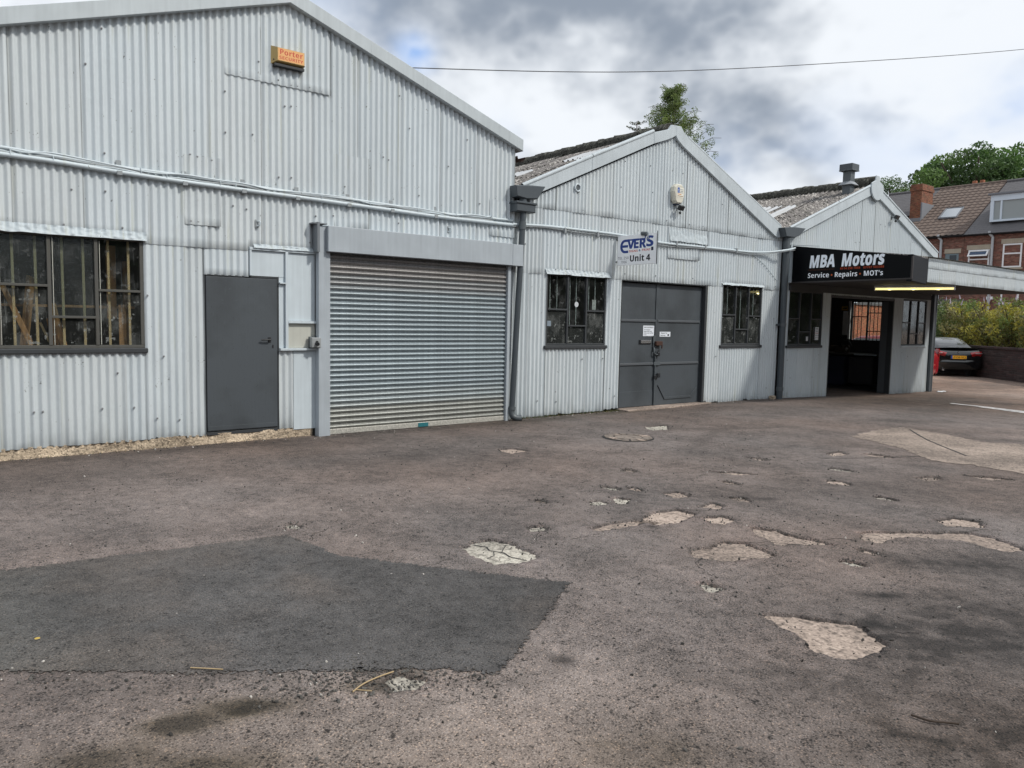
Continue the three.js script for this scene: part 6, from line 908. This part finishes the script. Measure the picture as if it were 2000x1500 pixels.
// ------------------------------------------------------------------ trees and shrubs
function leafGeo(clumps, n, size, seed, tints, o = {}) {
  const r = rng(seed), pos = [], c = [], nor = [], tot = clumps.reduce((a, k) => a + k[3] * k[4] * k[5], 0), a = V(), e = new THREE.Euler(), q = new THREE.Quaternion();
  for (const [cx, cy, cz, rx, ry, rz, tone = 1] of clumps) {
    const m = Math.round(n * rx * ry * rz / tot), tw = tints[Math.floor(r() * tints.length)];
    for (let k = 0; k < m; k++) {
      let x, y, z, l; do { x = r() * 2 - 1; y = r() * 2 - 1; z = r() * 2 - 1; l = x * x + y * y + z * z; } while (l > 1 || l < (o.hollow ?? 0.2) * r());
      const px = cx + x * rx, py = cy + y * ry, pz = cz + z * rz; if (o.gap && fbm3(px * o.gap, py * o.gap, pz * o.gap, seed, 2) < 0.43) continue;
      const s = size * (0.6 + 0.8 * r()); e.set(r() * 6.28, r() * 6.28, r() * 6.28); q.setFromEuler(e); if (o.droop) { e.set((r() - 0.5) * 0.9, r() * 6.28, (r() - 0.5) * 0.9); q.setFromEuler(e); }
      const lw = o.slim || 0.5, pts = [[0, -s, 0], [s * lw, 0, s * 0.12], [0, s, 0], [-s * lw, 0, s * 0.12]].map((p) => a.set(...p).applyQuaternion(q).toArray());
      for (const i of [0, 1, 2, 0, 2, 3]) pos.push(px + pts[i][0], py + pts[i][1], pz + pts[i][2]);
      const v = (0.75 + 0.5 * r()) * tone; for (let i = 0; i < 6; i++) c.push(tw[0] * v, tw[1] * v, tw[2] * v);
    }
  }
  const g = new THREE.BufferGeometry(); g.setAttribute('position', new THREE.Float32BufferAttribute(pos, 3)); g.setAttribute('color', new THREE.Float32BufferAttribute(c, 3)); g.computeVertexNormals(); return g;
}
const leafMat = new THREE.MeshPhysicalMaterial({ color: col(1, 1, 1), vertexColors: true, roughness: 0.85, transmission: 0.35, thickness: 0, side: THREE.DoubleSide }), bark = std([0.09, 0.07, 0.055], 0.95), barkPale = std([0.30, 0.28, 0.25], 0.9);
function addLeaves(name, g, parent) { const m = new THREE.Mesh(g, leafMat); m.name = name; m.castShadow = m.receiveShadow = true; parent.add(m); return m; }
function broadTree(label, x, z, y0, yc, R, seed, n) {
  const t = thing('broadleaf_tree', label, 'tree'), r = rng(seed), cl = []; mk('trunk', [cyl([x, y0, z], [x, yc - R * 0.2, z], R * 0.09, R * 0.06, 10), ...Array.from({ length: 7 }, (_, k) => { const a = k * 0.9; return cyl([x, yc - R * 0.5, z], [x + Math.cos(a) * R * 0.7, yc + R * (0.1 + 0.5 * r()), z + Math.sin(a) * R * 0.7], R * 0.04, R * 0.012, 6); })], bark, t);
  for (let k = 0; k < 70; k++) { const a = r() * 6.28, h = r() * 2 - 1, q = Math.sqrt(1 - h * h) * (0.62 + 0.34 * r()); cl.push([x + Math.cos(a) * q * R, yc + h * R * 0.72 * (0.7 + 0.3 * r()), z + Math.sin(a) * q * R, R * (0.16 + 0.13 * r()), R * (0.12 + 0.09 * r()), R * (0.16 + 0.13 * r()), 0.7 + 0.6 * r()]); }
  cl.push([x, yc, z, R * 0.6, R * 0.45, R * 0.6, 0.6]);
  addLeaves('crown', leafGeo(cl, n, R * 0.030, seed + 1, [[0.085, 0.17, 0.035], [0.12, 0.215, 0.045], [0.06, 0.125, 0.028]], { hollow: 0.3 }), t); return t;
}
broadTree('large dark green tree behind the terraced houses', 82.5, -22.6, 0, 15.2, 5.5, 901, 26000);
broadTree('smaller green tree left of the brick chimney', 76.0, -27.6, 0, 14.2, 2.6, 902, 9000);
broadTree('green tree at the far right behind the terraced houses', 85.5, -17.0, 0, 13.6, 3.6, 903, 11000);
{
  // wispy birch behind the middle shed
  const t = thing('birch_tree', 'wispy birch rising behind the ridge of the middle shed', 'tree'), bx = 25.42, bz = -12.21, r = rng(911), br = [], cl = [];
  mk('trunk', tube([[bx - 0.1, -0.2, bz], [bx, 4, bz], [bx + 0.1, 8, bz], [bx + 0.15, 10, bz], [bx + 0.22, 11.3, bz + 0.05]], 0.06, 8, true, 30), barkPale, t);
  const dirs = V(0.784, 0, 0.62);
  for (let k = 0; k < 110; k++) { const h = 6.4 + 4.75 * Math.pow(r(), 0.85), a = r() * 6.28, L = (12.0 - h) * 0.33 * (0.35 + 0.9 * r()) * (Math.cos(a) * 0.784 + Math.sin(a) * 0.62 > 0 ? 1.1 : 0.9) + 0.12, ex = bx + Math.cos(a) * L, ez = bz + Math.sin(a) * L, ey = h + L * (0.55 + 0.3 * r()); br.push(tube([[bx + 0.1, h, bz], [(bx + ex) / 2, h + L * 0.45, (bz + ez) / 2], [ex, ey, ez], [ex + Math.cos(a) * 0.12, ey - 0.08, ez + Math.sin(a) * 0.12]], 0.010, 4, true, 6)); for (let q = 0; q < 6; q++) { const s = 0.3 + 0.75 * q / 6; cl.push([lerp(bx, ex, s) + 0.25 * (r() - 0.5), lerp(h, ey, s) - 0.15 * r(), lerp(bz, ez, s) + 0.25 * (r() - 0.5), 0.16, 0.10 + 0.12 * r(), 0.16, 0.6 + 0.8 * r()]); } }
  mk('branches', br, bark, t);
  addLeaves('crown', leafGeo(cl, 36000, 0.031, 912, [[0.16, 0.23, 0.055], [0.12, 0.18, 0.045], [0.19, 0.25, 0.07]], { slim: 0.45, hollow: 0 }), t);
  const s = thing('birch_sapling', 'thin sparse sapling left of the birch', 'tree'), sx = 24.30, sz = -13.06, cs = [], bs = []; mk('trunk', tube([[sx, -0.2, sz], [sx + 0.02, 6, sz], [sx - 0.03, 9.9, sz]], 0.022, 6, true, 20), bark, s);
  for (let k = 0; k < 26; k++) { const h = 7.9 + 1.9 * r(), a = r() * 6.28, L = 0.18 + 0.62 * r() * (10.3 - h) / 1.8; bs.push(tube([[sx, h, sz], [sx + Math.cos(a) * L, h + L * 0.5, sz + Math.sin(a) * L]], 0.006, 4)); for (let q = 1; q <= 3; q++) cs.push([sx + Math.cos(a) * L * q / 3, h + L * 0.5 * q / 3, sz + Math.sin(a) * L * q / 3, 0.09, 0.06, 0.09, 0.6 + 0.5 * r()]); }
  mk('branches', bs, bark, s); addLeaves('leaves', leafGeo(cs, 1300, 0.034, 913, [[0.09, 0.11, 0.04], [0.07, 0.09, 0.03]], { slim: 0.45, hollow: 0 }), s);
}
{
  // buddleia bushes behind the boundary wall
  const spots = [[6.3, 1.15, 2.7, 'leftmost bushy buddleia close to the workshop corner post', 0], [5.0, 1.1, 2.75, 'dense green buddleia behind the roof of the black car', 0], [3.8, 1.1, 2.6, 'green buddleia with a pale flower spike above the rear window of the black car', 1], [2.6, 1.05, 2.5, 'yellow green buddleia above the boot of the black car', 1], [1.4, 1.05, 2.55, 'yellow green buddleia over the left part of the low wall', 1], [0.2, 1.05, 2.6, 'tall buddleia with purple spikes in front of the lower house window', 2], [-1.0, 1.0, 2.5, 'buddleia at the right edge over the low wall', 2], [-2.2, 1.0, 2.5, 'rightmost buddleia past the end of the view', 2]].map(([s, R, H, l, k]) => [31.2 + 0.66 * s + 0.75 * 1.15, -1.9 - 0.75 * s + 0.66 * 1.15, R, H, l, k]);
  spots.forEach(([x, z, R, H, label, kind], i) => {
    const t = thing('buddleia_bush', label, 'bush'), r = rng(930 + i), cl = [], st = [];
    for (let k = 0; k < 26; k++) { const a = r() * 6.28, L = R * (0.3 + 0.75 * r()), h = H * (0.55 + 0.45 * r()), ex = x + Math.cos(a) * L, ez = z + Math.sin(a) * L; st.push(tube([[x + 0.15 * (r() - 0.5), -0.2, z + 0.15 * (r() - 0.5)], [lerp(x, ex, 0.4), h * 0.6, lerp(z, ez, 0.4)], [ex, h, ez]], 0.016, 5, true, 6)); for (let q = 0; q < 4; q++) { const s = 0.35 + 0.65 * q / 3; cl.push([lerp(x, ex, s), lerp(h * 0.35, h, s), lerp(z, ez, s), 0.26, 0.22, 0.26, 0.55 + 0.8 * r()]); } }
    mk('stems', st, bark, t);
    addLeaves('leaves', leafGeo(cl, 5200, 0.065, 950 + i, kind === 0 ? [[0.16, 0.24, 0.06], [0.22, 0.29, 0.09], [0.11, 0.17, 0.05]] : [[0.32, 0.32, 0.06], [0.40, 0.36, 0.05], [0.18, 0.24, 0.06], [0.28, 0.26, 0.10]], { slim: 0.35, hollow: 0 }), t);
    const sp = []; for (let k = 0; k < (kind === 2 ? 4 : kind === 1 ? 2 : 1); k++) { const a = r() * 6.28, L = R * (0.2 + 0.6 * r()), y = H * (0.92 + 0.16 * r()), p = [x + Math.cos(a) * L, y, z + Math.sin(a) * L]; sp.push(cyl(p, [p[0] + 0.08 * (r() - 0.5), y + 0.26, p[2] + 0.16 * (r() - 0.5)], 0.03, 0.006, 7)); }
    mk('flower_spikes', sp, std([0.42, 0.36, 0.44], 0.9), t).userData.kind = 'stuff';
  });
}

{
  // tall hedge on the far side of the yard, behind the camera: it is what the window panes mirror
  const h = new THREE.Group(); h.name = 'hedge'; scene.add(h); tag(h, 'tall overgrown hedge on the far side of the yard', null, null, 'stuff'); const r = rng(990), cl = [];
  for (let x = -14; x < 52; x += 1.15) for (let k = 0; k < 5; k++) cl.push([x + r(), 0.7 + k * 1.25 + r() * 0.8, 17.2 + 1.2 * (r() - 0.5), 0.9 + 0.5 * r(), 0.75 + 0.4 * r(), 0.8, 0.6 + 0.8 * r()]);
  addLeaves('hedge_leaves', leafGeo(cl, 36000, 0.16, 991, [[0.06, 0.10, 0.03], [0.08, 0.13, 0.035], [0.045, 0.075, 0.022]], { hollow: 0.2 }), h).userData.kind = 'stuff'; mk('hedge_core', box(-14, 52, -0.2, 5.6, 17.5, 18.3, 0.2), std([0.02, 0.025, 0.012], 1), h).userData.kind = 'stuff';
}

// ------------------------------------------------------------------ flue and overhead wire
{
  const t = thing('roof_flue', 'grey boxy flue with a wide cowl near the ridge of the workshop roof', 'flue'), x = 18.0, z = -0.28;
  mk('pipe', box(x - 0.10, x + 0.10, 4.6, 5.30, z - 0.10, z + 0.10, 0.01), M.pipeLight, t); mk('skirt', (() => { const g = new THREE.CylinderGeometry(0.12, 0.24, 0.10, 4, 1).rotateY(Math.PI / 4); g.translate(x, 5.02, z); return g; })(), std([0.26, 0.28, 0.30], 0.5), t); mk('cowl', [box(x - 0.165, x + 0.165, 5.30, 5.46, z - 0.165, z + 0.165, 0.012)], M.pipe, t); mk('cowl_trim', box(x - 0.17, x + 0.17, 5.295, 5.32, z - 0.17, z + 0.17, 0.006), M.pipeLight, t); mk('base_flashing', box(x - 0.22, x + 0.22, 4.60, 4.68, z - 0.22, z + 0.18, 0.02), std([0.28, 0.30, 0.32], 0.5), t);
  const w = mk('overhead_wire', tube([[5.45, 7.16, -8.53], [10.9, 8.39, -9.46], [16.47, 9.33, -8.99], [20.56, 10.06, -8.38], [28.44, 11.77, -7.44], [41.69, 14.69, -4.93], [60, 18.9, 1.0], [80, 24, 8]], 0.0135, 6, true, 120), M.blackMetal); tag(w, 'single thin black wire crossing the sky above the sheds', 'wire');
}

// ------------------------------------------------------------------ render
const renderer = new THREE.WebGLRenderer({ antialias: true });
renderer.setSize(1024, 768); renderer.shadowMap.enabled = true; renderer.shadowMap.type = THREE.PCFSoftShadowMap;
renderer.toneMapping = THREE.LinearToneMapping; renderer.toneMappingExposure = EXPOSURE; renderer.outputColorSpace = THREE.SRGBColorSpace;
renderer.render(scene, camera);
